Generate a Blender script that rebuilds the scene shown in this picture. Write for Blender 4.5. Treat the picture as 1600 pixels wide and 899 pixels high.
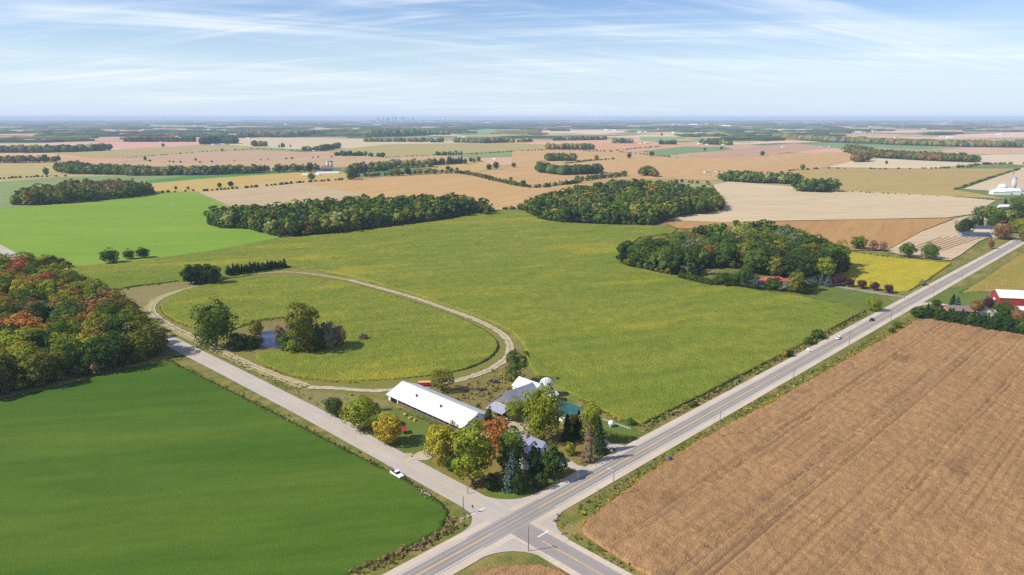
import bpy, bmesh, math, random
import numpy as np
from mathutils import Vector, Matrix
from mathutils.geometry import tessellate_polygon
random.seed(7)
rng = np.random.default_rng(7)
R = math.radians
sc = bpy.context.scene
for o in list(bpy.data.objects):
    bpy.data.objects.remove(o, do_unlink=True)

# ------------------------------------------------------------------ camera, sky, sun, exposure
CAM_H, FPX, HORIZON = 120.0, 1126.0, 183.5          # metres up, focal length in photo pixels, horizon row
PITCH = math.atan((449.5 - HORIZON) / FPX)
cam = bpy.data.cameras.new('camera')
cam.sensor_width = 36.0
cam.lens = 36.0 * FPX / 1600.0
cam.clip_start, cam.clip_end = 1.0, 200000.0
cam_o = bpy.data.objects.new('camera', cam)
sc.collection.objects.link(cam_o)
cam_o.location = (0, 0, CAM_H)
cam_o.rotation_euler = (math.pi / 2 - PITCH, 0, 0)
sc.camera = cam_o

SUN_EL, SUN_SHADOW = R(42), R(15)                     # shadows fall to the right and slightly away
world = bpy.data.worlds.new('World'); sc.world = world
world.use_nodes = True
wn, wl = world.node_tree.nodes, world.node_tree.links
wn.clear()
w_out = wn.new('ShaderNodeOutputWorld'); w_bg = wn.new('ShaderNodeBackground')
sky = wn.new('ShaderNodeTexSky'); sky.sky_type = 'NISHITA'; sky.sun_disc = False
sky.sun_elevation = SUN_EL; sky.sun_rotation = R(255)
sky.altitude = 300; sky.air_density = 1.0; sky.dust_density = 0.4; sky.ozone_density = 3.0
w_bg.inputs['Strength'].default_value = 0.115
tc = wn.new('ShaderNodeTexCoord'); sep = wn.new('ShaderNodeSeparateXYZ')
wl.new(tc.outputs['Generated'], sep.inputs[0])
def wmath(op, a, b=None):
    n = wn.new('ShaderNodeMath'); n.operation = op
    for i, v in enumerate((a, b)):
        if v is None: continue
        if isinstance(v, (int, float)): n.inputs[i].default_value = v
        else: wl.new(v, n.inputs[i])
    return n.outputs[0]
zc = wmath('ADD', wmath('MAXIMUM', sep.outputs[2], 0.0), 0.13)
comb = wn.new('ShaderNodeCombineXYZ')                 # direction projected on a high cloud layer
wl.new(wmath('DIVIDE', sep.outputs[0], zc), comb.inputs[0]); wl.new(wmath('DIVIDE', sep.outputs[1], zc), comb.inputs[1])
def cloud(rot, sx, sy, scale, detail, lo, hi, off, dist=0.6, rough=0.6):
    r0 = wn.new('ShaderNodeMapping'); r0.inputs['Rotation'].default_value = (0, 0, R(rot)); wl.new(comb.outputs[0], r0.inputs[0])
    mp = wn.new('ShaderNodeMapping'); mp.inputs['Scale'].default_value = (sx, sy, 1); mp.inputs['Location'].default_value = off
    wl.new(r0.outputs[0], mp.inputs[0])
    nz = wn.new('ShaderNodeTexNoise'); nz.inputs['Scale'].default_value = scale; nz.inputs['Detail'].default_value = detail
    nz.inputs['Roughness'].default_value = rough; nz.inputs['Distortion'].default_value = dist
    wl.new(mp.outputs[0], nz.inputs['Vector'])
    mr = wn.new('ShaderNodeMapRange'); mr.interpolation_type = 'SMOOTHSTEP'
    mr.inputs[1].default_value = lo; mr.inputs[2].default_value = hi
    wl.new(nz.outputs['Fac'], mr.inputs[0])
    return mr.outputs[0]
c1 = cloud(-24, 0.16, 1.0, 1.3, 12, 0.40, 0.70, (3.1, 1.7, 0), 0.7, 0.66)
c2 = cloud(12, 0.13, 1.0, 2.3, 12, 0.42, 0.72, (7.2, 4.4, 0), 1.1, 0.66)
c3 = cloud(10, 0.7, 1, 0.5, 4, 0.38, 0.62, (1.3, 9.1, 0), 0.3, 0.5)
cl = wmath('MULTIPLY', wmath('ADD', wmath('MULTIPLY', c1, 0.75), wmath('MULTIPLY', c2, 0.6)), wmath('ADD', wmath('MULTIPLY', c3, 0.85), 0.22))
low = wn.new('ShaderNodeMapRange'); low.interpolation_type = 'SMOOTHSTEP'; low.inputs[1].default_value = 0.0; low.inputs[2].default_value = 0.10; low.inputs[3].default_value = 0.3; wl.new(sep.outputs[2], low.inputs[0])
cl = wmath('MULTIPLY', cl, low.outputs[0])
veil = wmath('MINIMUM', wmath('ADD', wmath('MULTIPLY', cl, 1.05), 0.06), 0.9)
hz_f = wn.new('ShaderNodeMapRange'); hz_f.interpolation_type = 'SMOOTHSTEP'      # thin ice haze, thickest low over the horizon all round
for k_, v_ in ((1, 0.15), (2, -0.02), (3, 0.0), (4, 0.9)): hz_f.inputs[k_].default_value = v_
wl.new(sep.outputs[2], hz_f.inputs[0])
mixh = wn.new('ShaderNodeMixRGB'); mixh.inputs[2].default_value = (4.5, 5.45, 6.9, 1)
hsv = wn.new('ShaderNodeHueSaturation'); hsv.inputs['Saturation'].default_value = 1.25; hsv.inputs['Hue'].default_value = 0.515; hsv.inputs['Value'].default_value = 0.95; wl.new(sky.outputs[0], hsv.inputs['Color'])
wl.new(hz_f.outputs[0], mixh.inputs[0]); wl.new(hsv.outputs[0], mixh.inputs[1])
mixc = wn.new('ShaderNodeMixRGB'); mixc.inputs[2].default_value = (7.0, 7.3, 7.6, 1)
wl.new(veil, mixc.inputs[0]); wl.new(mixh.outputs[0], mixc.inputs[1])
wl.new(mixc.outputs[0], w_bg.inputs[0]); wl.new(w_bg.outputs[0], w_out.inputs[0])

sun = bpy.data.lights.new('sun', 'SUN'); sun.energy = 4.8; sun.angle = R(0.5); sun.color = (1.0, 0.95, 0.87)
sun_o = bpy.data.objects.new('sun', sun); sc.collection.objects.link(sun_o)
sdir = Vector((math.cos(SUN_SHADOW) * math.cos(SUN_EL), math.sin(SUN_SHADOW) * math.cos(SUN_EL), -math.sin(SUN_EL)))
sun_o.rotation_euler = sdir.to_track_quat('-Z', 'Y').to_euler(); sun_o.location = (-200, 0, 300)

vs = sc.view_settings
vs.view_transform = 'Standard'; vs.look = 'None'; vs.gamma = 1; vs.exposure = 0.36; vs.use_curve_mapping = False
sc.render.engine = 'CYCLES'
cy = sc.cycles
cy.max_bounces = 6; cy.diffuse_bounces = 2; cy.glossy_bounces = 2; cy.transmission_bounces = 2; cy.volume_bounces = 1; cy.transparent_max_bounces = 4
cy.use_denoising = False
cy.volume_step_rate = 1.0

# ------------------------------------------------------------------ places
SQ = 2 ** -0.5
def at(x, y, z=0.0):
    """the point of height z that stands where the photo shows pixel x, y (real place on the ground)"""
    dx, dz = (x - 800) / FPX, -(y - 449.5) / FPX
    Y = math.cos(PITCH) + dz * math.sin(PITCH); Z = -math.sin(PITCH) + dz * math.cos(PITCH)
    t = (z - CAM_H) / Z
    return (dx * t, Y * t)
def uv(x, y, z=0.0):
    X, Y = at(x, y, z); return ((X + Y) * SQ, (Y - X) * SQ)
def W(u, v): return ((u - v) * SQ, (u + v) * SQ)      # u runs along the highway, v along the side road
def depth(X, Y, Z=0.0): return Y * math.cos(PITCH) - (Z - CAM_H) * math.sin(PITCH)
def height_to(X, Y, py):
    k = -(py - 449.5) / FPX                           # up/d = k
    s, c = math.sin(PITCH), math.cos(PITCH)
    z = Y * (k * c - s) / (c + k * s)
    return z + CAM_H
def poly(pts): return [at(*p) for p in pts]

def srgb(r, g, b):
    return tuple(((c / 255) / 12.92 if c / 255 <= 0.04045 else ((c / 255 + 0.055) / 1.055) ** 2.4) for c in (r, g, b))

# ------------------------------------------------------------------ objects
COL = sc.collection
def tag(o, label=None, cat=None, group=None, kind=None):
    if label: o['label'] = label
    if cat: o['category'] = cat
    if group: o['group'] = group
    if kind: o['kind'] = kind
    return o
def link(o, parent=None):
    COL.objects.link(o)
    if parent: o.parent = parent
    return o
def empty(name, loc, rz=0.0):
    o = bpy.data.objects.new(name, None); link(o)
    o.location = (loc[0], loc[1], loc[2] if len(loc) > 2 else 0.0); o.rotation_euler = (0, 0, rz); o.empty_display_size = 0.5
    return o
def np_mesh(name, V, faces, mat=None, smooth=False, col=None):
    """V (n,3); faces: list of int arrays (m,k)"""
    V = np.asarray(V, dtype=np.float32)
    me = bpy.data.meshes.new(name)
    me.vertices.add(len(V)); me.vertices.foreach_set('co', V.ravel())
    faces = [np.asarray(f, dtype=np.int32) for f in faces if len(f)]
    idx = np.concatenate([f.ravel() for f in faces])
    tot = np.concatenate([np.full(len(f), f.shape[1], dtype=np.int32) for f in faces])
    st = np.concatenate([[0], np.cumsum(tot)[:-1]]).astype(np.int32)
    me.loops.add(len(idx)); me.loops.foreach_set('vertex_index', idx)
    me.polygons.add(len(tot)); me.polygons.foreach_set('loop_start', st); me.polygons.foreach_set('loop_total', tot)
    if smooth: me.polygons.foreach_set('use_smooth', np.ones(len(tot), dtype=bool))
    if col is not None:
        a = me.color_attributes.new('Col', 'FLOAT_COLOR', 'POINT')
        c4 = np.ones((len(V), 4), dtype=np.float32); c4[:, :3] = col
        a.data.foreach_set('color', c4.ravel())
    me.update(calc_edges=True)
    if mat: me.materials.append(mat)
    return me
def obj(name, me, parent=None, loc=None):
    o = bpy.data.objects.new(name, me); link(o, parent)
    if loc: o.location = loc
    return o
class MB:
    def __init__(s): s.v, s.f = [], []
    def face(s, pts):
        n = len(s.v); s.v += [tuple(p) for p in pts]; s.f.append(tuple(range(n, n + len(pts))))
    def box(s, x0, x1, y0, y1, z0, z1):
        n = len(s.v)
        s.v += [(x0, y0, z0), (x1, y0, z0), (x1, y1, z0), (x0, y1, z0), (x0, y0, z1), (x1, y0, z1), (x1, y1, z1), (x0, y1, z1)]
        s.f += [tuple(n + i for i in q) for q in ((3, 2, 1, 0), (4, 5, 6, 7), (0, 1, 5, 4), (1, 2, 6, 5), (2, 3, 7, 6), (3, 0, 4, 7))]
        return s
    def prism(s, prof, axis, a0, a1):
        """profile of (p, z) pairs, counter-clockwise, extruded along local axis x or y"""
        n, k = len(s.v), len(prof)
        for a in (a0, a1):
            s.v += [((a, p, z) if axis == 'x' else (p, a, z)) for p, z in prof]
        A, B = tuple(range(n, n + k)), tuple(range(n + k, n + 2 * k))
        s.f += [A[::-1], B] + [(n + i, n + (i + 1) % k, n + k + (i + 1) % k, n + k + i) for i in range(k)]
        return s
    def tube(s, p0, p1, r0, r1, k=8):
        p0, p1 = Vector(p0), Vector(p1); d = (p1 - p0).normalized()
        a = d.orthogonal().normalized(); b = d.cross(a)
        n = len(s.v)
        for p, r in ((p0, r0), (p1, r1)):
            s.v += [tuple(p + (a * math.cos(t) + b * math.sin(t)) * r) for t in (2 * math.pi * i / k for i in range(k))]
        s.f += [(n + i, n + (i + 1) % k, n + k + (i + 1) % k, n + k + i) for i in range(k)] + [tuple(range(n + k - 1, n - 1, -1)), tuple(range(n + k, n + 2 * k))]
        return s
    def lathe(s, prof, k=20, c=(0, 0)):
        n, m = len(s.v), len(prof)
        for r, z in prof:
            s.v += [(c[0] + r * math.cos(2 * math.pi * i / k), c[1] + r * math.sin(2 * math.pi * i / k), z) for i in range(k)]
        for j in range(m - 1):
            s.f += [(n + j * k + i, n + j * k + (i + 1) % k, n + (j + 1) * k + (i + 1) % k, n + (j + 1) * k + i) for i in range(k)]
        s.f += [tuple(range(n + k - 1, n - 1, -1)), tuple(n + (m - 1) * k + i for i in range(k))]
        return s
    def mesh(s, name, mat, smooth=False):
        me = bpy.data.meshes.new(name); me.from_pydata(s.v, [], s.f)
        bm = bmesh.new(); bm.from_mesh(me); bmesh.ops.recalc_face_normals(bm, faces=bm.faces); bm.to_mesh(me); bm.free()
        if smooth:
            for p in me.polygons: p.use_smooth = True
        if mat: me.materials.append(mat)
        return me
    def build(s, name, mat, parent=None, smooth=False, loc=None):
        return obj(name, s.mesh(name, mat, smooth), parent, loc)

# ------------------------------------------------------------------ materials
def new_mat(name):
    m = bpy.data.materials.new(name); m.use_nodes = True
    nt = m.node_tree; nt.nodes.clear()
    out = nt.nodes.new('ShaderNodeOutputMaterial')
    return m, nt.nodes, nt.links, out
def node(N, typ, **kw):
    n = N.new(typ)
    for k, v in kw.items(): setattr(n, k, v)
    return n
def mathn(N, L, op, a, b=None, clamp=False):
    n = N.new('ShaderNodeMath'); n.operation = op; n.use_clamp = clamp
    for i, v in enumerate((a, b)):
        if v is None: continue
        if isinstance(v, (int, float)): n.inputs[i].default_value = v
        else: L.new(v, n.inputs[i])
    return n.outputs[0]
def noise(N, L, vec, scale, detail=3, rough=0.55, lo=0.35, hi=0.65, dist=0.0):
    n = N.new('ShaderNodeTexNoise'); n.inputs['Scale'].default_value = scale; n.inputs['Detail'].default_value = detail
    n.inputs['Roughness'].default_value = rough; n.inputs['Distortion'].default_value = dist
    L.new(vec, n.inputs['Vector'])
    r = N.new('ShaderNodeMapRange'); r.inputs[1].default_value = lo; r.inputs[2].default_value = hi
    L.new(n.outputs['Fac'], r.inputs[0])
    return r.outputs[0]
def mix(N, L, fac, a, b, mode='MIX'):
    n = N.new('ShaderNodeMixRGB'); n.blend_type = mode
    for i, v in ((0, fac), (1, a), (2, b)):
        if isinstance(v, (int, float)): n.inputs[i].default_value = v
        elif isinstance(v, tuple): n.inputs[i].default_value = (*v[:3], 1)
        else: L.new(v, n.inputs[i])
    return n.outputs[0]
def pos_uv(N, L, rot=-45, sx=1, sy=1):
    g = N.new('ShaderNodeNewGeometry'); mp = N.new('ShaderNodeMapping')
    mp.inputs['Rotation'].default_value = (0, 0, R(rot)); L.new(g.outputs['Position'], mp.inputs[0])
    if sx == 1 and sy == 1: return mp.outputs[0]
    m2 = N.new('ShaderNodeMapping'); m2.inputs['Scale'].default_value = (sx, sy, 1); L.new(mp.outputs[0], m2.inputs[0])
    return m2.outputs[0]
def bsdf(N, L, out, color, rough=0.9, spec=0.2, bump=None, bdist=0.1, bstr=1.0, metal=0.0):
    b = N.new('ShaderNodeBsdfPrincipled')
    if isinstance(color, tuple): b.inputs['Base Color'].default_value = (*color, 1)
    else: L.new(color, b.inputs['Base Color'])
    b.inputs['Roughness'].default_value = rough; b.inputs['Specular IOR Level'].default_value = spec; b.inputs['Metallic'].default_value = metal
    if bump is not None:
        n = N.new('ShaderNodeBump'); n.inputs['Distance'].default_value = bdist; n.inputs['Strength'].default_value = bstr
        L.new(bump, n.inputs['Height']); L.new(n.outputs[0], b.inputs['Normal'])
    L.new(b.outputs[0], out.inputs[0])
    return b
def field_mat(name, base, alt, dark, big=45, mid=7, fine=0.8, rows=None, row_rot=-45, row_amt=0.3, fine_amt=0.5, alt_amt=0.6, dark_amt=0.4, bdist=0.25, streak=4.0, patch=None, patch_amt=0.6, patch_lo=0.58, rough_edge=0.0, mid_amt=0.35):
    """soil or crop: base colour with broad patches of a second colour, streaks along the rows, plant-sized specks and relief"""
    m, N, L, out = new_mat(name)
    p = pos_uv(N, L, row_rot)
    ps = pos_uv(N, L, row_rot, 1 / streak, 1.0)
    c = mix(N, L, mathn(N, L, 'MULTIPLY', noise(N, L, ps, 1 / big, 5, 0.6, 0.38, 0.66), alt_amt), base, alt)
    c = mix(N, L, mathn(N, L, 'MULTIPLY', noise(N, L, ps, 1 / mid, 4, 0.6, 0.4, 0.7), mid_amt), c, dark)
    if patch:
        c = mix(N, L, mathn(N, L, 'MULTIPLY', noise(N, L, ps, 1.7 / big, 6, 0.62, patch_lo, patch_lo + 0.1), patch_amt), c, patch)
    if rows:
        sx = N.new('ShaderNodeSeparateXYZ'); L.new(p, sx.inputs[0])
        wob = mathn(N, L, 'MULTIPLY', noise(N, L, p, 1 / 25, 2, 0.5, 0, 1), rows * 0.6)
        ph = mathn(N, L, 'MULTIPLY', mathn(N, L, 'ADD', sx.outputs[1], wob), 2 * math.pi / rows)
        s = mathn(N, L, 'MULTIPLY_ADD', mathn(N, L, 'SINE', ph), 0.5); s.node.inputs[2].default_value = 0.5
        s = mathn(N, L, 'POWER', s, 5)
        brk = noise(N, L, p, 1 / 30, 3, 0.6, 0.4, 0.6)
        c = mix(N, L, mathn(N, L, 'MULTIPLY', mathn(N, L, 'MULTIPLY', s, brk), row_amt), c, dark)
    f = noise(N, L, p, 1 / fine, 3, 0.65, 0.36, 0.66)
    c = mix(N, L, mathn(N, L, 'MULTIPLY', mathn(N, L, 'SUBTRACT', 1.0, f, True), fine_amt), c, dark)
    bsdf(N, L, out, c, 0.95, 0.08, f, bdist, 0.9)
    return m
def plain(name, rgb, rough=0.6, spec=0.3, var=0.15, scale=0.5, metal=0.0, dark=None):
    m, N, L, out = new_mat(name)
    tcn = N.new('ShaderNodeTexCoord')
    f = noise(N, L, tcn.outputs['Object'], scale, 4, 0.6)
    c = mix(N, L, mathn(N, L, 'MULTIPLY', f, var), rgb, dark or tuple(x * 0.5 for x in rgb))
    bsdf(N, L, out, c, rough, spec, metal=metal)
    return m
M = {}
for k, rgb, kw in [
    ('white_roof', (208, 210, 209), dict(rough=0.45, var=0.22, scale=0.25, dark=srgb(190, 184, 176))), ('white_wall', (225, 224, 218), dict(var=0.2)),
    ('galvanised', (165, 170, 182), dict(rough=0.4, metal=0.25, var=0.45, scale=0.35, dark=srgb(140, 120, 105))),
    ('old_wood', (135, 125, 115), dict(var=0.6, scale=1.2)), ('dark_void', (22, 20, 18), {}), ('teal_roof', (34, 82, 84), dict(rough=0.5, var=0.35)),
    ('slate_roof', (120, 124, 145), dict(var=0.3)), ('red_roof', (176, 82, 72), dict(var=0.25)), ('red_wall', (150, 54, 46), dict(var=0.2)), ('brick', (165, 120, 100), dict(var=0.3)),
    ('grey_roof', (120, 118, 122), dict(var=0.3)), ('brown_roof', (130, 110, 105), dict(var=0.3)), ('dark_roof', (70, 72, 84), dict(var=0.3)),
    ('blue_wall', (120, 136, 152), {}), ('concrete', (190, 186, 178), dict(var=0.35)), ('pole_wood', (138, 126, 112), dict(var=0.4)), ('steel', (170, 172, 175), dict(rough=0.4)),
    ('paint_white', (225, 222, 212), dict(var=0.35, scale=0.8, dark=srgb(165, 158, 152))), ('paint_yellow', (214, 168, 72), dict(var=0.45, scale=0.8, dark=srgb(165, 150, 120))),
    ('car_white', (232, 234, 236), dict(rough=0.25, spec=0.5, var=0.0)), ('car_blue', (38, 44, 78), dict(rough=0.25, spec=0.5, var=0.0)), ('car_dark', (30, 32, 38), dict(rough=0.25, spec=0.5, var=0.0)),
    ('glass', (18, 22, 28), dict(rough=0.08, spec=0.6, var=0.0)), ('tyre', (20, 20, 21), dict(var=0.0)), ('red_paint', (185, 36, 58), dict(var=0.2)), ('sign_blue', (45, 120, 200), dict(var=0.0)), ('sign_green', (20, 130, 105), dict(var=0.0)),
    ('silver', (200, 203, 208), dict(rough=0.3, var=0.25, scale=0.4)), ('bale', (205, 170, 95), dict(var=0.4)), ('stone', (158, 148, 136), dict(var=0.5)), ('bark', (88, 76, 64), dict(var=0.5, scale=2)), ('junk', (70, 66, 66), dict(var=0.5)), ('tower', (178, 188, 205), {}), ('lamp', (200, 205, 210), {}), ('harvester', (120, 40, 34), {}),
]:
    M[k] = plain(k, srgb(*rgb), **kw)

def leaf_mat(name, from_attr):
    m, N, L, out = new_mat(name)
    if from_attr:
        a = N.new('ShaderNodeAttribute'); a.attribute_name = 'Col'; src = a.outputs['Color']
    else:
        a = N.new('ShaderNodeObjectInfo'); src = a.outputs['Color']
    g = N.new('ShaderNodeNewGeometry')
    f1 = noise(N, L, g.outputs['Position'], 0.45, 3, 0.6, 0.3, 0.7)
    f2 = noise(N, L, g.outputs['Position'], 2.2, 2, 0.6, 0.3, 0.7)
    hs = N.new('ShaderNodeHueSaturation'); L.new(src, hs.inputs['Color'])
    L.new(mathn(N, L, 'MULTIPLY_ADD', f1, 0.055), hs.inputs['Hue']); hs.inputs['Hue'].links[0].from_node.inputs[2].default_value = 0.475
    v = mathn(N, L, 'MULTIPLY_ADD', mathn(N, L, 'ADD', f1, f2), 0.42); v.node.inputs[2].default_value = 0.78
    L.new(v, hs.inputs['Value'])
    d = N.new('ShaderNodeBsdfDiffuse'); t = N.new('ShaderNodeBsdfTranslucent'); mx = N.new('ShaderNodeMixShader'); mx.inputs[0].default_value = 0.22
    L.new(hs.outputs[0], d.inputs[0]); L.new(hs.outputs[0], t.inputs[0])
    L.new(d.outputs[0], mx.inputs[1]); L.new(t.outputs[0], mx.inputs[2]); L.new(mx.outputs[0], out.inputs[0])
    return m
M['leaf'] = leaf_mat('leaf', False); M['leaf_mass'] = leaf_mat('leaf_mass', True)

def surf_mat(name, base, alt, speck, big=20, fine=0.4, amt=0.5, streak=10, rot=-45, spec=0.15, rough=0.9, track=None):
    """road surface: broad streaks along the road plus stone-sized specks"""
    m, N, L, out = new_mat(name)
    p = pos_uv(N, L, rot); ps = pos_uv(N, L, rot, 1 / streak, 1.0)
    c = mix(N, L, mathn(N, L, 'MULTIPLY', noise(N, L, ps, 1 / 1.6, 4, 0.6, 0.35, 0.7), amt), base, alt)
    c = mix(N, L, mathn(N, L, 'MULTIPLY', noise(N, L, p, 1 / big, 4, 0.6, 0.4, 0.7), amt * 0.7), c, alt)
    f = noise(N, L, p, 1 / fine, 2, 0.6, 0.35, 0.7)
    c = mix(N, L, mathn(N, L, 'MULTIPLY', f, 0.2), c, speck)
    bsdf(N, L, out, c, rough, spec, f, 0.01, 0.5)
    return m
M['asphalt'] = surf_mat('asphalt', srgb(152, 145, 137), srgb(122, 116, 111), srgb(174, 166, 156))
M['worn_asphalt'] = surf_mat('worn_asphalt', srgb(136, 130, 124), srgb(112, 107, 103), srgb(158, 151, 143), streak=25)
M['chipseal'] = surf_mat('chipseal', srgb(174, 164, 152), srgb(148, 139, 130), srgb(194, 184, 170), rot=45)
M['side_asphalt'] = surf_mat('side_asphalt', srgb(146, 138, 132), srgb(120, 113, 110), srgb(168, 159, 152), rot=45)
M['gravel'] = surf_mat('gravel', srgb(190, 175, 156), srgb(158, 142, 120), srgb(208, 196, 178))
M['dirt'] = surf_mat('dirt', srgb(184, 168, 146), srgb(140, 126, 92), srgb(204, 192, 176), streak=1.5, big=8, amt=0.8)
M['tilled'] = surf_mat('tilled', srgb(122, 94, 68), srgb(102, 76, 54), srgb(146, 114, 84), streak=3)
M['grass_track'] = surf_mat('grass_track', srgb(150, 138, 92), srgb(118, 118, 62), srgb(176, 160, 120), streak=1.5, big=8)

# verges and rough ground
def verge_mat():
    m, N, L, out = new_mat('rough_grass')
    p = pos_uv(N, L); ps = pos_uv(N, L, -45, 0.35, 1)
    c = mix(N, L, noise(N, L, ps, 1 / 9, 5, 0.62, 0.38, 0.62), srgb(102, 112, 48), srgb(150, 132, 80))
    c = mix(N, L, mathn(N, L, 'MULTIPLY', noise(N, L, p, 1 / 5, 4, 0.6, 0.5, 0.7), 0.7), c, srgb(84, 104, 36))
    c = mix(N, L, mathn(N, L, 'MULTIPLY', noise(N, L, p, 1 / 3.2, 4, 0.65, 0.58, 0.72), 0.6), c, srgb(120, 92, 66))
    f = noise(N, L, p, 1 / 0.6, 3, 0.65, 0.35, 0.65)
    c = mix(N, L, mathn(N, L, 'MULTIPLY', f, 0.35), c, srgb(66, 72, 30))
    # beyond the home farms the sheet reads as a patchwork of far fields
    g = N.new('ShaderNodeNewGeometry')
    vo = N.new('ShaderNodeTexVoronoi'); vo.distance = 'CHEBYCHEV'; vo.inputs['Scale'].default_value = 1.0; vo.inputs['Randomness'].default_value = 0.75
    L.new(pos_uv(N, L, -43, 1 / 950, 1 / 330), vo.inputs['Vector'])
    cr = N.new('ShaderNodeValToRGB'); cr.color_ramp.interpolation = 'CONSTANT'
    sx = N.new('ShaderNodeSeparateColor'); L.new(vo.outputs['Color'], sx.inputs[0]); L.new(sx.outputs[0], cr.inputs[0])
    cols = [(196, 156, 124), (150, 142, 96), (206, 176, 146), (122, 138, 84), (190, 146, 110), (176, 150, 112), (98, 118, 66)]
    e = cr.color_ramp.elements
    e[0].position = 0.0; e[0].color = (*srgb(*cols[0]), 1); e[1].position = 1.0; e[1].color = (*srgb(*cols[-1]), 1)
    for i, cc in enumerate(cols[1:], 1):
        q = e.new(i / len(cols)); q.color = (*srgb(*cc), 1)
    ln = N.new('ShaderNodeVectorMath'); ln.operation = 'LENGTH'; L.new(g.outputs['Position'], ln.inputs[0])
    mr = N.new('ShaderNodeMapRange'); mr.inputs[1].default_value = 1050; mr.inputs[2].default_value = 1100; L.new(ln.outputs['Value'], mr.inputs[0])
    far = mix(N, L, mathn(N, L, 'MULTIPLY', noise(N, L, p, 1 / 60, 4, 0.6), 0.25), cr.outputs[0], srgb(120, 104, 78))
    c = mix(N, L, mr.outputs[0], c, far)
    bsdf(N, L, out, c, 0.95, 0.05, f, 0.2, 0.8)
    return m
M['verge'] = verge_mat()
M['lawn'] = field_mat('lawn', srgb(98, 114, 46), srgb(124, 126, 62), srgb(66, 82, 32), big=18, mid=5, fine=0.6, streak=3, bdist=0.1)
M['dry_lawn'] = field_mat('dry_lawn', srgb(138, 124, 64), srgb(104, 116, 48), srgb(112, 86, 50), big=12, mid=4, fine=0.6, streak=1.5, bdist=0.12)
M['weeds'] = field_mat('weeds', srgb(150, 136, 78), srgb(116, 118, 54), srgb(98, 84, 48), big=14, mid=3.5, fine=0.8, streak=1.5, bdist=0.4, patch=srgb(172, 138, 104), patch_lo=0.56)
M['fallow'] = field_mat('fallow', srgb(140, 128, 84), srgb(122, 124, 66), srgb(108, 96, 62), big=14, mid=4, fine=0.7, streak=4, bdist=0.15)
M['mown'] = field_mat('mown', srgb(122, 122, 58), srgb(146, 128, 78), srgb(92, 92, 42), big=16, mid=4, fine=0.7, streak=4, bdist=0.15)
M['wheat'] = field_mat('wheat', srgb(70, 100, 26), srgb(104, 118, 42), srgb(48, 74, 20), big=60, mid=6, fine=0.5, streak=6, row_rot=-10, bdist=0.10, fine_amt=0.4, rows=12, row_amt=0.13, alt_amt=0.7)
M['bright_green'] = field_mat('bright_green', srgb(114, 142, 44), srgb(130, 148, 58), srgb(94, 126, 38), big=90, mid=14, fine=1.2, streak=5, row_rot=-8, bdist=0.1, fine_amt=0.3, rows=9, row_amt=0.25, alt_amt=0.8)
M['soy'] = field_mat('soy', srgb(131, 139, 48), srgb(156, 151, 60), srgb(82, 101, 31), big=70, mid=9, fine=0.95, streak=3, row_rot=-20, bdist=0.45, fine_amt=0.68, alt_amt=0.75, patch=srgb(190, 168, 50), patch_amt=0.55, patch_lo=0.54, mid_amt=0.5)
M['yellow_soy'] = field_mat('yellow_soy', srgb(190, 168, 50), srgb(166, 156, 48), srgb(122, 126, 38), big=40, mid=9, fine=1.0, streak=3, bdist=0.4, fine_amt=0.4)
M['brown_soy'] = field_mat('brown_soy', srgb(178, 140, 96), srgb(158, 123, 84), srgb(108, 81, 56), big=28, mid=3.0, fine=0.6, streak=2.0, bdist=0.2, fine_amt=0.5, rows=3.1, row_amt=0.42, patch=srgb(108, 78, 58), patch_amt=0.55, patch_lo=0.60)
M['olive_crop'] = field_mat('olive_crop', srgb(150, 136, 62), srgb(176, 140, 84), srgb(118, 108, 48), big=40, mid=8, fine=1.1, streak=3, bdist=0.4, fine_amt=0.4)
FAR = {}
def far_mat(rgb):
    if rgb not in FAR:
        b = srgb(*rgb)
        FAR[rgb] = field_mat('ground_%d' % len(FAR), b, tuple(min(1, x * 1.12) for x in b), tuple(x * 0.62 for x in b), big=90, mid=14, fine=2.2, streak=9, bdist=0.12, fine_amt=0.35, rows=14, row_amt=0.45, alt_amt=0.9, mid_amt=0.4, row_rot=random.choice((-45, -10, 0, -60)) if rgb[2] < 130 else -4)
    return FAR[rgb]

# ------------------------------------------------------------------ the setting: ground and fields
def inside(P, pts):
    P = np.asarray(P); x, y = pts[:, 0], pts[:, 1]
    r = np.zeros(len(pts), dtype=bool); n = len(P); j = n - 1
    for i in range(n):
        xi, yi, xj, yj = P[i, 0], P[i, 1], P[j, 0], P[j, 1]
        if yi != yj:
            r ^= ((yi > y) != (yj > y)) & (x < (xj - xi) * (y - yi) / (yj - yi) + xi)
        j = i
    return r
def sheet(name, pts, z, mat, label=None, kind='structure'):
    if sum(pts[k][0] * pts[(k + 1) % len(pts)][1] - pts[(k + 1) % len(pts)][0] * pts[k][1] for k in range(len(pts))) < 0: pts = pts[::-1]
    mx, my = sum(p[0] for p in pts) / len(pts), sum(p[1] for p in pts) / len(pts)
    tri = tessellate_polygon([[Vector((x - mx, y - my, 0)) for x, y in pts]])
    F = []
    for a, b_, c_ in tri:
        A, B, C = pts[a], pts[b_], pts[c_]
        ar = (B[0] - A[0]) * (C[1] - A[1]) - (C[0] - A[0]) * (B[1] - A[1])
        if abs(ar) > 1e-6: F.append((a, b_, c_) if ar > 0 else (a, c_, b_))
    me = np_mesh(name, [(x, y, z) for x, y in pts], [np.array(F)], mat)
    o = obj(name, me)
    tag(o, label, None, None, kind)
    return o
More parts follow.
